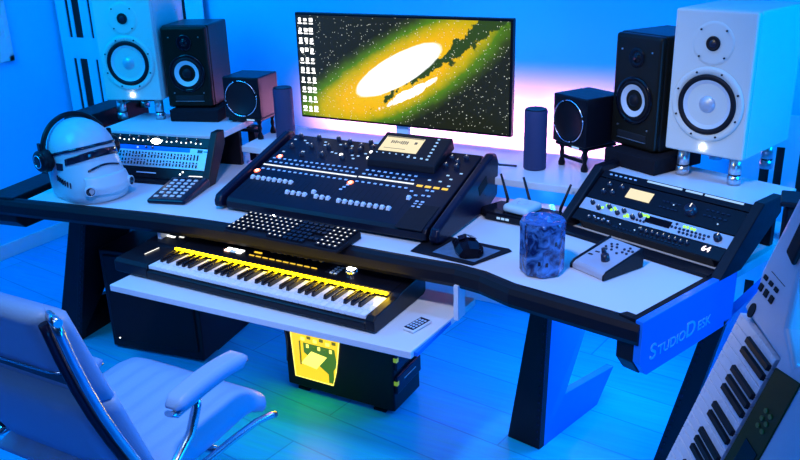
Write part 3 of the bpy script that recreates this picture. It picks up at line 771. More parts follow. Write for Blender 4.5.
# candle jar / faceted canister with crumpled foil
cr = mat('marbled_blue_glass', (.02, .06, .22), .25, coat=.3, bump=.6, nscale=60)
_nt = cr.node_tree; _tc = _nt.nodes.new('ShaderNodeTexCoord'); _n = _nt.nodes.new('ShaderNodeTexNoise'); _n.inputs['Scale'].default_value = 26; _n.inputs['Detail'].default_value = 5; _n.inputs['Distortion'].default_value = 1.6
_r = _nt.nodes.new('ShaderNodeValToRGB'); _r.color_ramp.elements[0].position = .38; _r.color_ramp.elements[0].color = (.004, .012, .07, 1); _r.color_ramp.elements[1].position = .66; _r.color_ramp.elements[1].color = (.06, .22, .55, 1)
_nt.links.new(_tc.outputs['Object'], _n.inputs['Vector']); _nt.links.new(_n.outputs['Fac'], _r.inputs[0]); _nt.links.new(_r.outputs[0], _nt.nodes['Principled BSDF'].inputs['Base Color'])
t = thing('faceted_canister', 'tall marbled blue eight-sided canister standing right of the mouse mat', 'canister', (-.700, 2.055, DZ+.001))
f = MB(); n = 8; rings = []
for z, rr in ((0, .056), (.006, .062), (.05, .063), (.10, .063), (.148, .064), (.156, .060)):
    rings.append([f.bm.verts.new(Vector((rr*math.cos(2*math.pi*(k+.5)/n), rr*math.sin(2*math.pi*(k+.5)/n), z))) for k in range(n)])
for A, B in zip(rings, rings[1:]):
    for j in range(n): f.bm.faces.new((A[j], A[(j+1) % n], B[(j+1) % n], B[j]))
f.bm.faces.new(rings[0][::-1]); f.bm.faces.new(rings[-1])
f.build('body', cr, t, .003)
f = MB(); rr0 = []
for q, (rr, z) in enumerate(((.060, .155), (.050, .159), (.036, .156), (.02, .160), (0, .157))):
    if rr == 0: rr0.append([f.bm.verts.new(Vector((0, 0, z)))])
    else: rr0.append([f.bm.verts.new(Vector((rr*math.cos(2*math.pi*k/16), rr*math.sin(2*math.pi*k/16), z+(random.uniform(-.005, .005) if q else 0)))) for k in range(16)])
for A, B in zip(rr0, rr0[1:]):
    for j in range(16):
        if len(B) == 1: f.bm.faces.new((A[j], A[(j+1) % 16], B[0]))
        else: f.bm.faces.new((A[j], A[(j+1) % 16], B[(j+1) % 16], B[j]))
f.build('crumpled_wrap', mat('foil_wrap', (.05, .14, .40), .2, .3, nscale=40, bump=.8), t)
for a, z in ((-75, .045), (-68, .05), (-60, .042), (-110, .09), (-30, .1)):
    MB().box((0, 0, 0), (.012, .002, .012)).build('motif', 'visor', t, loc=(.0595*math.cos(R(a)), .0595*math.sin(R(a)), z), rot=(0, 0, R(a+90)))

# monitor controller
t = thing('desktop_monitor_controller', 'silver sloped volume controller box with two knobs on the right wing', 'audio controller', (-.635, 2.115, DZ+.0015), R(-27))
cw, cd = .128, .155
pf = [(0, 0), (0, .014), (.012, .022), (cd, .055), (cd, 0)]
MB().prism([(.006, y, z) for y, z in pf], (cw-.012, 0, 0)).build('body', 'silver', t, .003)
pe = [(-.004, 0), (-.004, .014), (.010, .025), (cd+.002, .060), (cd+.002, 0)]
for x in (0, cw-.007): MB().prism([(x, y, z) for y, z in pe], (.007, 0, 0)).build('end_cheek', 'black', t, .002)
ca = math.atan2(.033, cd-.012)
def CS(x, y): return (x, .012+y*math.cos(ca), .022+y*math.sin(ca))
for x, y, r_, h in ((.078, .045, .0125, .018), (.052, .068, .007, .018)):
    k = MB().lathe([(r_, 0), (r_*.9, h), (0, h+.001)], n=20).build('knob', 'knob', t, loc=CS(x, y), rot=(ca, 0, 0))
bb = MB().cyl((0, 0, .001), .0038, .004, n=12).build('button', 'knob', t, loc=CS(.03, .10), rot=(ca, 0, 0))
for x, y in ((.045, .108), (.06, .112), (.035, .118), (.05, .125), (.04, .09), (.055, .095), (.085, .115), (.10, .115), (.09, .10), (.105, .10), (.112, .118), (.08, .088), (.095, .128)): dup(bb, CS(x, y))
for x, y in ((.022, .045), (.03, .065)): MB().box((0, 0, .001), (.014, .005, .001)).build('marking', 'slot', t, loc=CS(x, y), rot=(ca, 0, R(10)))

# router with antennas, puck on top
t = thing('wifi_router', 'flat black angular router with thin antennas behind the mouse mat', 'router', (-.905, 2.44, DZ+.0015), R(-6))
MB().prism([(-.14, -.035, 0), (-.10, -.07, 0), (.10, -.07, 0), (.13, -.03, 0), (.12, .06, 0), (-.11, .06, 0)], (0, 0, .028)).build('body', 'black_gloss', t, .006, 2)
for x, tx_ in ((-.085, -.03), (.0, -.03), (.11, .03)):
    MB().tube([(x, .055, .02), (x, .062, .035), (x+tx_, .066, .12)], [.005, .0055, .004], n=8).build('antenna', 'black', t)
many_pts = [(-.05+.016*k) for k in range(3)]
for x in many_pts: MB().box((x, -.0705, .013), (.012, .002, .007)).build('status_light', 'e_bluewhite', t)
t = thing('round_puck', 'small pale rounded-square hub lying on the black router', 'smart hub', (-.90, 2.43, DZ+.0305), R(-12))
MB().box((0, 0, .0145), (.098, .098, .028)).build('shell', 'puck', t, .013, 4)
MB().torus((0, 0, .0285), .018, .0015, a0=R(150), a1=R(390), n=20).build('ring_mark', 'silver', t)

# keypad controller
t = thing('keypad_controller', 'dark desktop keypad with rows of pale buttons, right of the helmet', 'keypad', (-2.15, 2.16, DZ+.0015), R(16))
MB().prism([(-.075, -.11, 0), (-.075, -.11, .016), (-.075, .095, .038), (-.075, .11, .03), (-.075, .11, 0)], (.15, 0, 0)).build('case', 'mixer_end', t, .009, 3)
qa = math.atan2(.022, .205)
def QS(x, y): return (x, -.11+y, .0165+y*math.tan(qa))
kb = MB().box((0, 0, .001), (.016, .012, .004), taper=(.85, .85)).build('key', 'e_dot', t, loc=QS(-.05, .03), rot=(qa, 0, 0))
kb.data.materials[0] = M['white_pl']
for r_ in range(6):
    for c in range(4):
        if r_ or c: dup(kb, QS(-.045+c*.028, .035+r_*.028))
MB().box((0, 0, .001), (.10, .02, .002)).build('display', 'black_gloss', t, loc=QS(0, .20), rot=(qa, 0, 0))
MB().box((0, 0, .001), (.055, .003, .003)).build('edge_light', 'e_white', t, loc=QS(.02, .213), rot=(qa, 0, 0))

# small remote on the shelf
t = thing('remote_control', 'small pale remote with dark buttons on the right end of the shelf', 'remote', (-1.005, 1.875, SZ+.001), R(-12))
MB().box((0, 0, .005), (.04, .085, .009)).build('case', 'white_pl', t, .003)
MB().box((0, 0, .0098), (.034, .078, .001)).build('front_plate', 'mixer_end', t)
rb = MB().box((0, 0, .0108), (.006, .007, .0015)).build('button', 'btn', t, loc=(-.010, -.028, 0))
for r_ in range(5):
    for c in range(3):
        if r_ or c: dup(rb, (-.010+c*.010, -.028+r_*.013, 0))

# ------------------------------------------------------------ helmet + headphones
HC = Vector((-2.505, 2.04, DZ+.001))
t = thing('white_helmet', 'glossy white full-face helmet with dark visor on the left wing of the desk', 'helmet', HC, R(-10))
# local: +x is the face direction
def shell(phi, z):
    """radius pair for direction phi at height z: dome above, jaw below"""
    zt = .288; zr = .165
    if z >= zr: k = math.sqrt(max(0, 1-((z-zr)/(zt-zr))**2)); ax, ay = .138*k, .115*k
    else:
        u = (zr-z)/zr; ax = .138-.012*u; ay = .115-.006*u*u
    c, s_ = math.cos(phi), math.sin(phi)
    fr = 0
    if z < .16 and c > 0: fr = .058*min(1, (.16-z)/.10)*(c**2.0)
    e = 2.3
    r = (abs(c/ax)**e+abs(s_/ay)**e)**(-1/e) if ax > 1e-5 else 0
    return r+fr
def patch(p0, p1, z0, z1, off, np_=24, nz=8, thick=.004, arch=0., lowarch=0.):
    f = MB(); g1 = []; g2 = []
    for i in range(nz+1):
        a = []; b = []
        for j in range(np_+1):
            ph = p0+(p1-p0)*j/np_; e_ = math.cos((j/np_-.5)*math.pi)
            zz = z0+(z1-z0)*i/nz + arch*e_*i/nz + lowarch*e_*(1-i/nz); r = shell(ph, zz)
            for lst, o_ in ((a, off), (b, off-thick)): lst.append(f.bm.verts.new(Vector(((r+o_)*math.cos(ph), (r+o_)*math.sin(ph), zz))))
        g1.append(a); g2.append(b)
    def q(a, b, c, d):
        fc = f.bm.faces.new((a, b, c, d)); fc.smooth = True
    for i in range(nz):
        for j in range(np_):
            q(g1[i][j], g1[i][j+1], g1[i+1][j+1], g1[i+1][j]); q(g2[i][j], g2[i+1][j], g2[i+1][j+1], g2[i][j+1])
    for j in range(np_): q(g1[0][j], g2[0][j], g2[0][j+1], g1[0][j+1]); q(g1[-1][j], g1[-1][j+1], g2[-1][j+1], g2[-1][j])
    for i in range(nz): q(g1[i][0], g1[i+1][0], g2[i+1][0], g2[i][0]); q(g1[i][-1], g2[i][-1], g2[i+1][-1], g1[i+1][-1])
    return f
f = MB(); rings = []; zs = [.012, .03, .05, .07, .09, .11, .13, .15, .165, .18, .2, .215, .23, .245, .26, .272, .281, .286]
for z in zs: rings.append([f.bm.verts.new(Vector((shell(2*math.pi*k/48, z)*math.cos(2*math.pi*k/48), shell(2*math.pi*k/48, z)*math.sin(2*math.pi*k/48), z))) for k in range(48)])
rings.insert(0, [f.bm.verts.new(Vector((v.co.x*.93, v.co.y*.93, 0))) for v in rings[0]])
for A, B in zip(rings, rings[1:]):
    for j in range(48):
        fc = f.bm.faces.new((A[j], A[(j+1) % 48], B[(j+1) % 48], B[j])); fc.smooth = True
tp = f.bm.verts.new(Vector((0, 0, .2882)))
for j in range(48): fc = f.bm.faces.new((rings[-1][j], rings[-1][(j+1) % 48], tp)); fc.smooth = True
f.bm.faces.new(rings[0][::-1])
f.build('shell', 'helmet', t)
patch(R(-85), R(85), .172, .181, .005, thick=.006, nz=2, arch=.030, lowarch=.030).build('brow_band', 'visor', t, label='black band across the brow')
patch(R(-56), R(56), .142, .165, .0035, thick=.006, arch=.026, lowarch=.022).build('visor', 'visor', t, label='dark visor')
patch(R(-30), R(30), .04, .10, .012, thick=.014, lowarch=-.006).build('chin_guard', 'helmet', t, .003)
for a in (-26, 26):
    r = shell(R(a), .062)+.006
    MB().lathe([(.020, 0), (.020, .012), (.015, .013), (.013, .006), (0, .005)], n=24, ms=['helmet', 'helmet', 'visor', 'visor'], c=(r*math.cos(R(a)), r*math.sin(R(a)), .055), rot=(0, R(90), R(a))).build('vent', 'helmet', t, label='round chin vent with dark centre')
for sg in (-1, 1):
    for k in range(7):
        a = R(sg*(50+5*k)); r = shell(a, .075)+.002
        MB().box((0, 0, 0), (.006, .003, .020)).build('vent_slit', 'visor', t, loc=(r*math.cos(a), r*math.sin(a), .072+.003*k), rot=(0, 0, a))
    a = R(sg*68); r = shell(a, .14)+.001
    MB().box((0, 0, 0), (.006, .028, .026)).build('cheek_inlay', 'visor', t, loc=(r*math.cos(a), r*math.sin(a), .135), rot=(0, 0, a))
patch(R(-24), R(24), .118, .124, .004, thick=.005, arch=.014, lowarch=.014, nz=2).build('mouth_line', 'visor', t)

t = thing('headphones', 'black over-ear headphones worn on the white helmet', 'headphones', HC + Vector((-.005, 0, 0)), R(-10))
f = MB()
pts = []
for k in range(33):
    a = math.pi*k/32; pts.append((-.015-.018*math.sin(a), math.cos(a)*.132, .165+math.sin(a)*.134))
f.tube(pts, .0095, n=10, sx=1.0)
f.build('headband', 'black', t)
for sg in (-1, 1):
    rt = (R(90)*(-sg)*-1 if False else R(90 if sg < 0 else -90), 0, 0)
    c = MB().lathe([(0, -.012), (.036, -.012), (.043, -.004), (.044, .010), (.040, .016)], n=36, c=(-.012, sg*.128, .155), rot=rt)
    ec = c.build('ear_pad', 'rubber', t)
    MB().lathe([(.040, .012), (.039, .026), (.034, .032), (0, .033)], n=36, c=(-.012, sg*.128, .155), rot=rt).build('ear_cup', 'black', t)
    MB().torus((-.012, sg*(.128+.033), .155), .023, .0022, rot=rt, n=32).build('ring', 'chrome', t, label='bright ring on the ear cup')
    MB().box((-.014, sg*.142, .195), (.020, .010, .05)).build('yoke', 'black', t, .002)

# ------------------------------------------------------------ under the desk
# subwoofer
t = thing('subwoofer', 'large black subwoofer box on the floor under the left wing', 'subwoofer', (-2.45, 2.40, .001), R(8))
MB().box((0, .0, .235), (.46, .42, .45)).build('cabinet', 'black', t, .008, 3)
MB().box((0, -.213, .245), (.42, .012, .39)).build('grille', 'black_matte', t, .006)
for sx in (-1, 1):
    for sy in (-1, 1): MB().cyl((sx*.19, sy*.17, .005), .02, .01, n=16).build('foot', 'rubber', t)
MB().cyl((-.18, -.2195, .06), .003, .003, rot=ROTF, n=12).build('power_light', 'e_white', t)
t = thing('floor_bin', 'dark rounded box behind the left front leg of the desk', 'box', (-2.86, 2.56, .001), R(8))
MB().box((0, 0, .20), (.25, .26, .40), taper=(1.0, 1.0)).build('body', 'mixer_end', t, .02, 4)
MB().box((0, 0, .408), (.24, .25, .014)).build('lid', 'black', t, .005)

# PC tower
t = thing('computer_tower', 'black computer tower with yellow lit side window on the floor under the shelf', 'computer', (-1.536, 2.334, .001), R(0))
pw, pd, ph = .475, .20, .475
MB().box((0, 0, ph/2+.008), (pw, pd, ph-.016)).build('case', 'black', t, .006, 2)
for sx in (-1, 1):
    MB().box((sx*.17, 0, .005), (.05, .19, .01)).build('foot', 'rubber', t)
glow = em('lit_pc_interior', (1, .68, .01), 1.15)
e_ = [(-.214, .46), (-.205, .25), (-.196, .062), (-.024, .062), (-.008, .12), (.004, .19), (.014, .26), (.018, .34), (.020, .46)]
win = MB().prism([(x, -pd/2-.002, z) for x, z in e_], (0, .004, 0)).build('side_window', glow, t, label='yellow lit side window')
det = MB()
gm = em('lit_pc_green', (.10, .34, .01), .55); dk2 = em('lit_pc_olive', (.22, .26, .0), .5); yl2 = em('lit_pc_pale', (1, .9, .15), 1.5)
yy = -pd/2-.0035
det.prism([(-.15, yy, .215), (-.01, yy, .215), (-.002, yy, .15), (-.035, yy, .10), (-.15, yy, .175)], (0, .002, 0), gm)
det.box((-.03, yy, .10), (.022, .003, .06), gm)
det.prism([(-.165, yy-.002, .125), (-.115, yy-.002, .185), (-.045, yy-.002, .175), (-.095, yy-.002, .115)], (0, .002, 0), yl2)
for k in range(6): det.box((-.15+.028*k, yy-.002, .232+.010*(k % 2)), (.016, .003, .012), dk2 if k % 2 else yl2)
for k in range(5): det.box((-.13+.026*k, yy-.002, .205-.006*(k % 2)), (.010, .003, .014), gm if k % 2 else yl2)
det.box((-.12, yy-.003, .262), (.16, .003, .006), dk2); det.box((-.165, yy-.002, .17), (.005, .003, .10), dk2)
det.build('components', None, win, label='circuit board and cards lit yellow-green')
wb = MB(); 
wb.tube([(x, -pd/2-.004, z) for x, z in e_], .0022, n=6); wb.build('window_rim', yl2, t)
for k in range(4):
    z = .09+.095*k
    MB().prism([(pw/2, -.095, z), (pw/2, .09, z+.008), (pw/2, .09, z+.075), (pw/2, -.095, z+.07)], (.012, 0, 0)).build('front_bay', 'mixer_end', t, .004)
    MB().box((pw/2+.006, -.09, z+.045), (.014, .014, .016)).build('bay_light', em('lit_bay_green%d' % k, (.25, .5, .02), .6), t)
    MB().box((pw/2+.0135, .0, z+.045), (.002, .09, .003)).build('bay_line', 'e_green', t).data.materials[0] = M['silver']
MB().tube([(-.222, -pd/2-.006, .44), (-.235, -pd/2-.008, .3), (-.222, -pd/2-.008, .2), (-.23, -pd/2-.006, .12)], .003, n=8).build('cable', 'cable', t)

# cable on the left wall
tag(MB().tube([(-2.87, 2.3, .60), (-2.90, 2.5, .42), (-2.98, 2.8, .25), (-3.15, 3.1, .12), (-3.25, 3.2, .02)], .003, n=6).build('power_cable', 'cable'), 'thin dark cable hanging from the left end of the desk', 'cable')
tag(MB().tube([(-.70, 2.95, .90), (-.66, 3.0, .80), (-.6, 3.05, .5), (-.62, 3.1, .2), (-.6, 3.15, .01)], .004, n=6).build('power_cable', 'cable'), 'dark cable dropping behind the right rack bay', 'cable')
tag(MB().tube([(-1.02, 2.68, BZ+.004), (-1.06, 2.62, BZ+.02), (-1.10, 2.60, BZ+.045), (-1.15, 2.64, BZ+.02), (-1.17, 2.72, BZ+.004)], .004, n=8).build('signal_cable', 'cable'), 'short dark cable looping behind the mixer, beside the right cylindrical speaker', 'cable')

# ------------------------------------------------------------ office chair
t = thing('office_chair', 'pale padded office chair with chrome frame, seen from behind at lower left', 'chair', (-1.575, 1.30, 0), 0)
CX, CY = -1.575, 1.30
def pad(f, w, pts, thick, nx=12, edge=.02):
    """cushion following a path in y/z; crowned across its width"""
    n = len(pts); T = []; B = []
    for i, (y, z) in enumerate(pts):
        a = pts[max(i-1, 0)]; b = pts[min(i+1, n-1)]; d = Vector((b[0]-a[0], b[1]-a[1])).normalized(); nn = Vector((-d.y, d.x))
        v = i/(n-1); ev = min(1, min(v, 1-v)/.10); ev = math.sqrt(1-(1-ev)**2)
        ra = []; rb = []
        for j in range(nx+1):
            u = j/nx; eu = min(1, min(u, 1-u)/.12); eu = math.sqrt(1-(1-eu)**2)
            h = thick*.5*(.25+.75*ev*eu); x = (u-.5)*(w - .02*(1-ev))
            ra.append(f.bm.verts.new(Vector((x, y+nn.x*h, z+nn.y*h)))); rb.append(f.bm.verts.new(Vector((x, y-nn.x*h, z-nn.y*h))))
        T.append(ra); B.append(rb)
    def q(*v): fc = f.bm.faces.new(v); fc.smooth = True
    for i in range(n-1):
        for j in range(nx):
            q(T[i][j], T[i][j+1], T[i+1][j+1], T[i+1][j]); q(B[i][j], B[i+1][j], B[i+1][j+1], B[i][j+1])
        q(T[i][0], T[i+1][0], B[i+1][0], B[i][0]); q(T[i][-1], B[i][-1], B[i+1][-1], T[i+1][-1])
    for j in range(nx): q(T[0][j], B[0][j], B[0][j+1], T[0][j+1]); q(T[-1][j], T[-1][j+1], B[-1][j+1], B[-1][j])
    return f
def arcp(p0, p1, sag, n=14):
    out = []
    d = (p1[0]-p0[0], p1[1]-p0[1]); L_ = math.hypot(*d); nx_, nz_ = -d[1]/L_, d[0]/L_
    for k in range(n+1):
        u = k/n; b = 4*u*(1-u)*sag; out.append((p0[0]+d[0]*u+nx_*b, p0[1]+d[1]*u+nz_*b))
    return out
SW = .50
# seat: ribbed cushion, built along x as ribs
f = MB(); seatp = [(-.23, .455), (-.17, .450), (-.10, .448), (-.03, .448), (.05, .450), (.12, .455), (.18, .458), (.225, .452), (.255, .432), (.262, .41)]
pad(f, SW, arcp((-.23, .45), (.0, .447), 0, 6)[:-1]+seatp[4:], .065, nx=40)
for v in f.bm.verts:
    if v.co.z > .455 and abs(v.co.x) < SW/2-.03 and v.co.y < .2: v.co.z += .0035*math.cos(v.co.x/SW*2*math.pi*8)
f.build('seat', 'leather', t)
# backrest lower pad, and head pad
bx = lambda z: -.185-.17*(z-.50)/.5      # y of back plane at height z
low = [(bx(z)+sg, z) for z, sg in ((.47, .0), (.51, -.004), (.56, -.014), (.61, -.020), (.66, -.022), (.70, -.020), (.73, -.012), (.748, 0))]
pad(MB(), SW-.05, low, .055, nx=16).build('backrest', 'leather', t)
up = [(bx(z)-.004, z) for z in (.815, .83, .855, .88, .91, .94, .965, .98, .988)]
pad(MB(), SW-.05, up, .05, nx=16).build('head_pad', 'leather', t)
for zz, w_, off in (((.47, .50, .55, .60, .65, .69, .715, .725), SW-.02, .030), ((.70, .73, .78, .83, .88, .92, .95, .962), SW-.035, .030)):
    pad(MB(), w_, [(bx(z)+off, z) for z in zz], .05, nx=16).build('front_cushion', 'leather', t)
MB().box((0, bx(.765)-.002, .77), (SW-.05, .014, .10), rot=(R(19), 0, 0)).build('back_panel', 'leather', t, .004)
# strap between the pads
MB().box((0, bx(.805)-.020, .806), (SW-.03, .012, .035), rot=(R(19), 0, 0)).build('strap', 'strap', t, .003)
MB().tube([(-.23, bx(.822)-.03, .822), (0, bx(.822)-.034, .820), (.16, bx(.822)-.032, .822), (.215, bx(.822)-.03, .832)], .0028, n=8).build('strap_edge', 'chrome', t, label='thin chrome line along the strap')
for sg in (-1, 1):
    x = sg*(SW/2+.008)
    rail = [(x, bx(z)-.006-.02*math.sin((z-.5)/.5*math.pi), z) for z in (.972, .94, .88, .80, .72, .64, .56, .50, .47)]
    rail += [(x, -.13, .425), (x, -.05, .415), (x, .1, .415), (x, .2, .41), (x, .265, .395), (x, .285, .385)]
    MB().tube(rail, .0105, n=12, sx=.9).build('side_rail', 'chrome', t, label='chrome side rail')
    MB().tube([(x-sg*.022, y-.012, z) for x_, y, z in rail[:8]], .011, n=10, sx=.7).build('inner_rail', 'mixer_end', t)
    MB().cyl((x-sg*.012, bx(.972)-.004, .977), .0095, .056, rot=(R(20), R(90), 0), n=14).build('rail_cap', 'chrome', t)
    # arm
    ax = sg*(SW/2+.030); ad = -.15 if sg < 0 else 0
    f = MB(); pad(f, .054, arcp((-.115, .645), (.150, .648), .012, 12), .040, nx=10); f.build('arm_pad', 'leather', t, loc=(ax, 0, ad))
    MB().tube([(ax, .155, .638+ad), (ax, .10, .634+ad), (ax, .0, .630+ad), (ax, -.105, .620+ad), (ax, -.123, .634+ad)], .008, n=8, sx=1.8).build('arm_bar', 'chrome', t)
    MB().tube([(ax, -.03, .628+ad), (ax, -.035, .60+ad*.8), (ax-.004*sg, -.06, .54+ad*.4), (ax-.01*sg, -.12, .485), (ax-.018*sg, -.18, .47), (ax-.02*sg, -.215, .475)], .011, n=10, sx=1.2).build('arm_support', 'chrome', t)
MB().box((0, .0, .385), (.30, .22, .03)).build('mechanism', 'steel', t, .005)
MB().tube([(-.258, .05, .412), (-.12, .05, .398), (.12, .05, .398), (.258, .05, .412)], .011, n=8).build('crossbar', 'chrome', t)
MB().cyl((0, 0, .24), .025, .28, n=20).build('gas_column', 'chrome', t)
MB().cyl((0, 0, .095), .04, .06, n=20).build('hub', 'chrome', t)
for k in range(5):
    a = R(90+72*k+20); c, s_ = math.cos(a), math.sin(a)
    l = MB().tube([(0, 0, .10), (.15*c, .15*s_, .09), (.30*c, .30*s_, .07)], [.02, .017, .013], n=10).build('base_leg', 'chrome', t)
    MB().cyl((.30*c, .30*s_, .03), .03, .04, rot=(R(90), 0, a), n=20).build('caster', 'rubber', l)

# ------------------------------------------------------------ keytar on its stand
u = Vector((.2788, -.0249, .9600)).normalized(); v = Vector((.5512, -.8144, -.1812)); v = (v - u*v.dot(u)).normalized()
X_ = v; Y_ = u; Z_ = X_.cross(Y_)     # X across keys (front edge -> panel), Y towards the neck, Z out of the face
KO = Vector((-.1287, 1.5959, .9582))
if Z_.dot(-KO+Vector((0, 0, 1.7))) < 0: print('KEYTAR NORMAL AWAY')
mt = Matrix(((X_.x, Y_.x, Z_.x), (X_.y, Y_.y, Z_.y), (X_.z, Y_.z, Z_.z)))
t = thing('keytar', 'white keytar with shoulder neck standing upright at the right edge of the photo', 'keytar', KO, tuple(mt.to_euler()))
LK = 29*.0235
body = [(.0, .012), (.012, .06), (.0, .10), (.0, .30), (-.005, .50), (.045, .52), (.075, .47), (.085, .30), (.09, .16), (.13, .06), (.19, .02), (.215, .06), (.22, .17), (.27, .21), (.31, .15), (.32, -.05), (.31, -.30), (.29, -.62), (.24, -.70), (.10, -.72), (-.012, -.72), (-.012, -.69), (.148, -.685), (.148, .005)]
MB().prism([(x, y, -.04) for x, y in body], (0, 0, .045)).build('shell', 'keytar', t, .008, 3)
MB().prism([(-.012, -.70, -.04), (.15, -.70, -.04), (.15, .012, -.04), (0, .012, -.04)], (0, 0, .026)).build('key_bed', 'keytar', t, .003)
wk2 = MB().box((.071, 0, 0), (.143, .0218, .016)).build('white_key', 'key_white', t, .001, loc=(0, -.0125, -.004))
for k in range(1, 29): dup(wk2, (0, -.0125-.0235*k, -.004))
bk2 = MB().box((.098, 0, -.003), (.088, .0145, .009), taper=(.97, .85)).build('black_key', 'black', t, .001, loc=(0, -.0125-.0235*.5, .010))
first = True
for k in range(28):
    if (k+2) % 7 in (2, 3, 5, 6, 0) or False:
        if first: bk2.location = (0, -.0125-.0235*(k+.5), .010); first = False
        else: dup(bk2, (0, -.0125-.0235*(k+.5), .010))
gd = mat('olive_display_panel', (.014, .030, .002), .4, spec=.2)
pn = MB().prism([(.155, -.01, .004), (.225, .012, .004), (.235, -.45, .004), (.153, -.45, .004)], (0, 0, .004)).build('control_panel', gd, t, .002, label='dark green glossy control panel')
MB().box((.20, -.20, .0085), (.042, .075, .002)).build('display', 'black_gloss', pn)
for k in range(6): MB().cyl((.188+.016*(k % 2), -.085-.018*(k//2), .009), .005, .003, n=12).build('button', 'e_green', pn).data.materials[0] = mat('green_button%d' % k, (.05, .12, .01), .4)
for k in range(4): MB().box((.19+.018*(k % 2), -.28-.02*(k//2), .0085), (.012, .010, .003)).build('button', 'black', pn)
for r_ in range(2):
    for c in range(3):
        MB().box((.022+.020*c, .075+.022*r_, .006), (.011, .014 if r_ == 0 else .008, .004)).build('neck_button', 'slot', t)
MB().cyl((.052, .025, .006), .016, .004, n=24).build('pitch_knob', 'slot', t).scale = (.55, 1, 1)
MB().prism([(.046, .17, .005), (.078, .16, .005), (.068, .40, .005), (.036, .41, .005)], (0, 0, .010)).build('ribbon_strip', 'rubber', t, .004)
MB().box((.052, .115, .0055), (.05, .001, .0006)).build('marking', 'slot', t)
# stand carrying it
st = thing('keytar_stand', 'black floor stand carrying the white keytar', 'instrument stand', (KO - Y_*.50 + X_*.15).to_tuple()[:2] + (0,), 0)
c0 = KO - Y_*.50 + X_*.15 - Z_*.060; base = Vector((st.location.x, st.location.y, 0))
f = MB().tube([tuple(Vector((c0.x, c0.y+.05, .02))-base), tuple(c0+Vector((0, .02, 0))-base), tuple(c0+Y_*.25-base)], .012, n=10); f.build('post', 'black', st)
for k in range(3):
    a = R(90+120*k); MB().tube([tuple(Vector((c0.x, c0.y+.05, .10))-base), tuple(Vector((c0.x+.22*math.cos(a), c0.y+.05+.22*math.sin(a), .012))-base)], .010, n=8).build('foot', 'black', st)
MB().tube([tuple(c0+X_*-.10-base), tuple(c0+X_*.10-base)], .010, n=8).build('cradle', 'rubber', st)

# upright black instrument behind
t = thing('upright_synthesizer', 'black instrument with white Roland lettering standing on end behind the keytar', 'keyboard instrument', (.045, 2.32, .001), R(4))
MB().box((0, 0, .485), (.33, .09, .97)).build('body', 'black', t, .012, 3)
MB().box((0, -.0, .976), (.35, .11, .014)).build('end_cap', 'rubber', t, .004)
MB().text('Roland', .032, 'e_dot', Matrix.Translation((-.085, -.0462, .935)) @ Matrix.Rotation(R(90), 4, 'X'), .0004).build('lettering', 'e_dot', t, label='white Roland lettering').data.materials[0] = M['white_pl']

# ------------------------------------------------------------ lights
def area(name, loc, tgt, size, col, power, sy=None):
    l = bpy.data.lights.new(name, 'AREA'); l.energy = power; l.color = col; l.size = size; l.shape = 'RECTANGLE' if sy else 'SQUARE'
    if sy: l.size_y = sy
    o = bpy.data.objects.new(name, l); COL.objects.link(o); o.location = loc
    o.rotation_euler = (Vector(tgt)-Vector(loc)).to_track_quat('-Z', 'Y').to_euler(); return o
def spot(name, loc, tgt, col, power, ang, blend=.5, rad=.12):
    l = bpy.data.lights.new(name, 'SPOT'); l.energy = power; l.color = col; l.spot_size = R(ang); l.spot_blend = blend; l.shadow_soft_size = rad
    o = bpy.data.objects.new(name, l); COL.objects.link(o); o.location = loc
    o.rotation_euler = (Vector(tgt)-Vector(loc)).to_track_quat('-Z', 'Y').to_euler(); return o
BL = (0, .30, 1)
area('blue_wall_wash', (-1.6, 2.15, 2.62), (-1.6, 3.28, 1.2), 3.6, (0, .27, 1), 40, .25)
area('blue_wash_left', (-2.9, .9, 2.4), (-4.0, 2.2, .9), .9, (0, .40, 1), 56)
area('blue_floor_right', (.9, 2.3, 1.7), (-.7, 2.7, 0), .7, (0, .30, 1), 36)
area('blue_floor_under_desk', (-.62, 2.62, .66), (-.9, 2.5, 0), .5, (0, .34, 1), 13)
area('blue_floor_front', (.5, 1.0, .72), (-1.0, 2.2, -.3), .6, (0, .26, 1), 20)
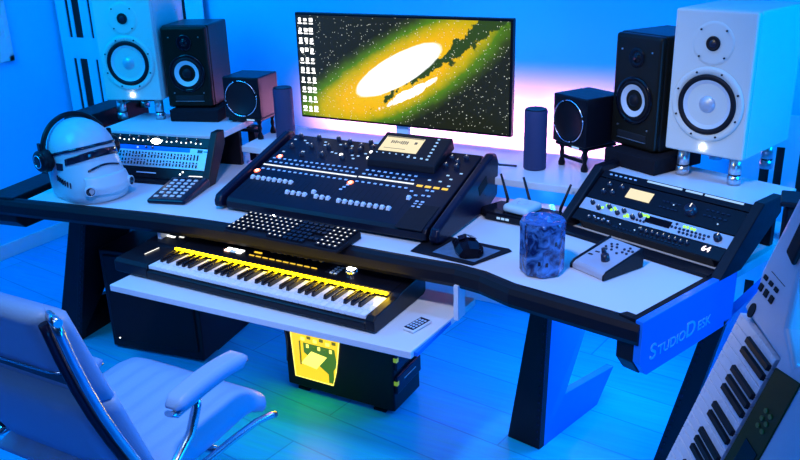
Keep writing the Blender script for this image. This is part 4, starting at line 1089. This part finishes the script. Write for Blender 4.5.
area('blue_overhead', (-1.2, 1.0, 2.7), (-1.4, 2.0, .6), 1.4, (0, .2, 1), 10)
spot('cool_ceiling_spot', (-.75, .55, 2.8), (-1.12, 1.93, .8), (.80, .77, .95), 175, 62, .8)
spot('warm_fill_right_speakers', (-1.7, .5, 1.9), (-.42, 2.62, 1.22), (1, .84, .30), 40, 15, .4, .05)  # unseen fill, added to warm the fronts of the right speakers
spot('cool_fill_chair', (-1.2, -1.1, 2.5), (-1.62, 1.0, .8), (.30, .52, 1), 55, 26, .5)  # unseen fill from the camera side, added to lift the chair back
l = area('lilac_strip_light', (-1.50, 3.02, .82), (-1.50, 3.28, .85), 1.5, (1, .045, .06), 75, .03); l.data.spread = R(88)
area('computer_case_light', (-1.63, 2.215, .27), (-1.60, 1.85, -.12), .17, (1, .62, .0), 1.8)
kl = area('key_guide_lamp', (-1.55, 1.932, .680), (-1.55, 1.80, .640), .84, (1, .62, 0), 1.1, .008)
w = bpy.data.worlds.new('world'); bpy.context.scene.world = w; w.use_nodes = True
bg = w.node_tree.nodes['Background']; bg.inputs[0].default_value = (.0, .2, 1, 1); bg.inputs[1].default_value = .07

# ------------------------------------------------------------ camera
cam = bpy.data.cameras.new('camera'); co = bpy.data.objects.new('camera', cam); COL.objects.link(co)
F_PX, PITCH, ROLL, YAW = 825.2, 20.62, -1.73, 29.3
cam.sensor_width = 36; cam.lens = 36*F_PX/800; cam.clip_start = .02
p, r, y = R(PITCH), R(ROLL), R(YAW)
fwd = Vector((-math.sin(y)*math.cos(p), math.cos(y)*math.cos(p), -math.sin(p))); rt = Vector((math.cos(y), math.sin(y), 0)); up = rt.cross(fwd)
R2 = math.cos(r)*rt+math.sin(r)*up; U2 = -math.sin(r)*rt+math.cos(r)*up
m3 = Matrix((R2, U2, -fwd)).transposed()
co.matrix_world = Matrix.Translation((0, 0, 1.70)) @ m3.to_4x4()
sc = bpy.context.scene; sc.camera = co
sc.view_settings.view_transform = 'Standard'; sc.view_settings.look = 'None'; sc.view_settings.gamma = 1; sc.view_settings.exposure = 0
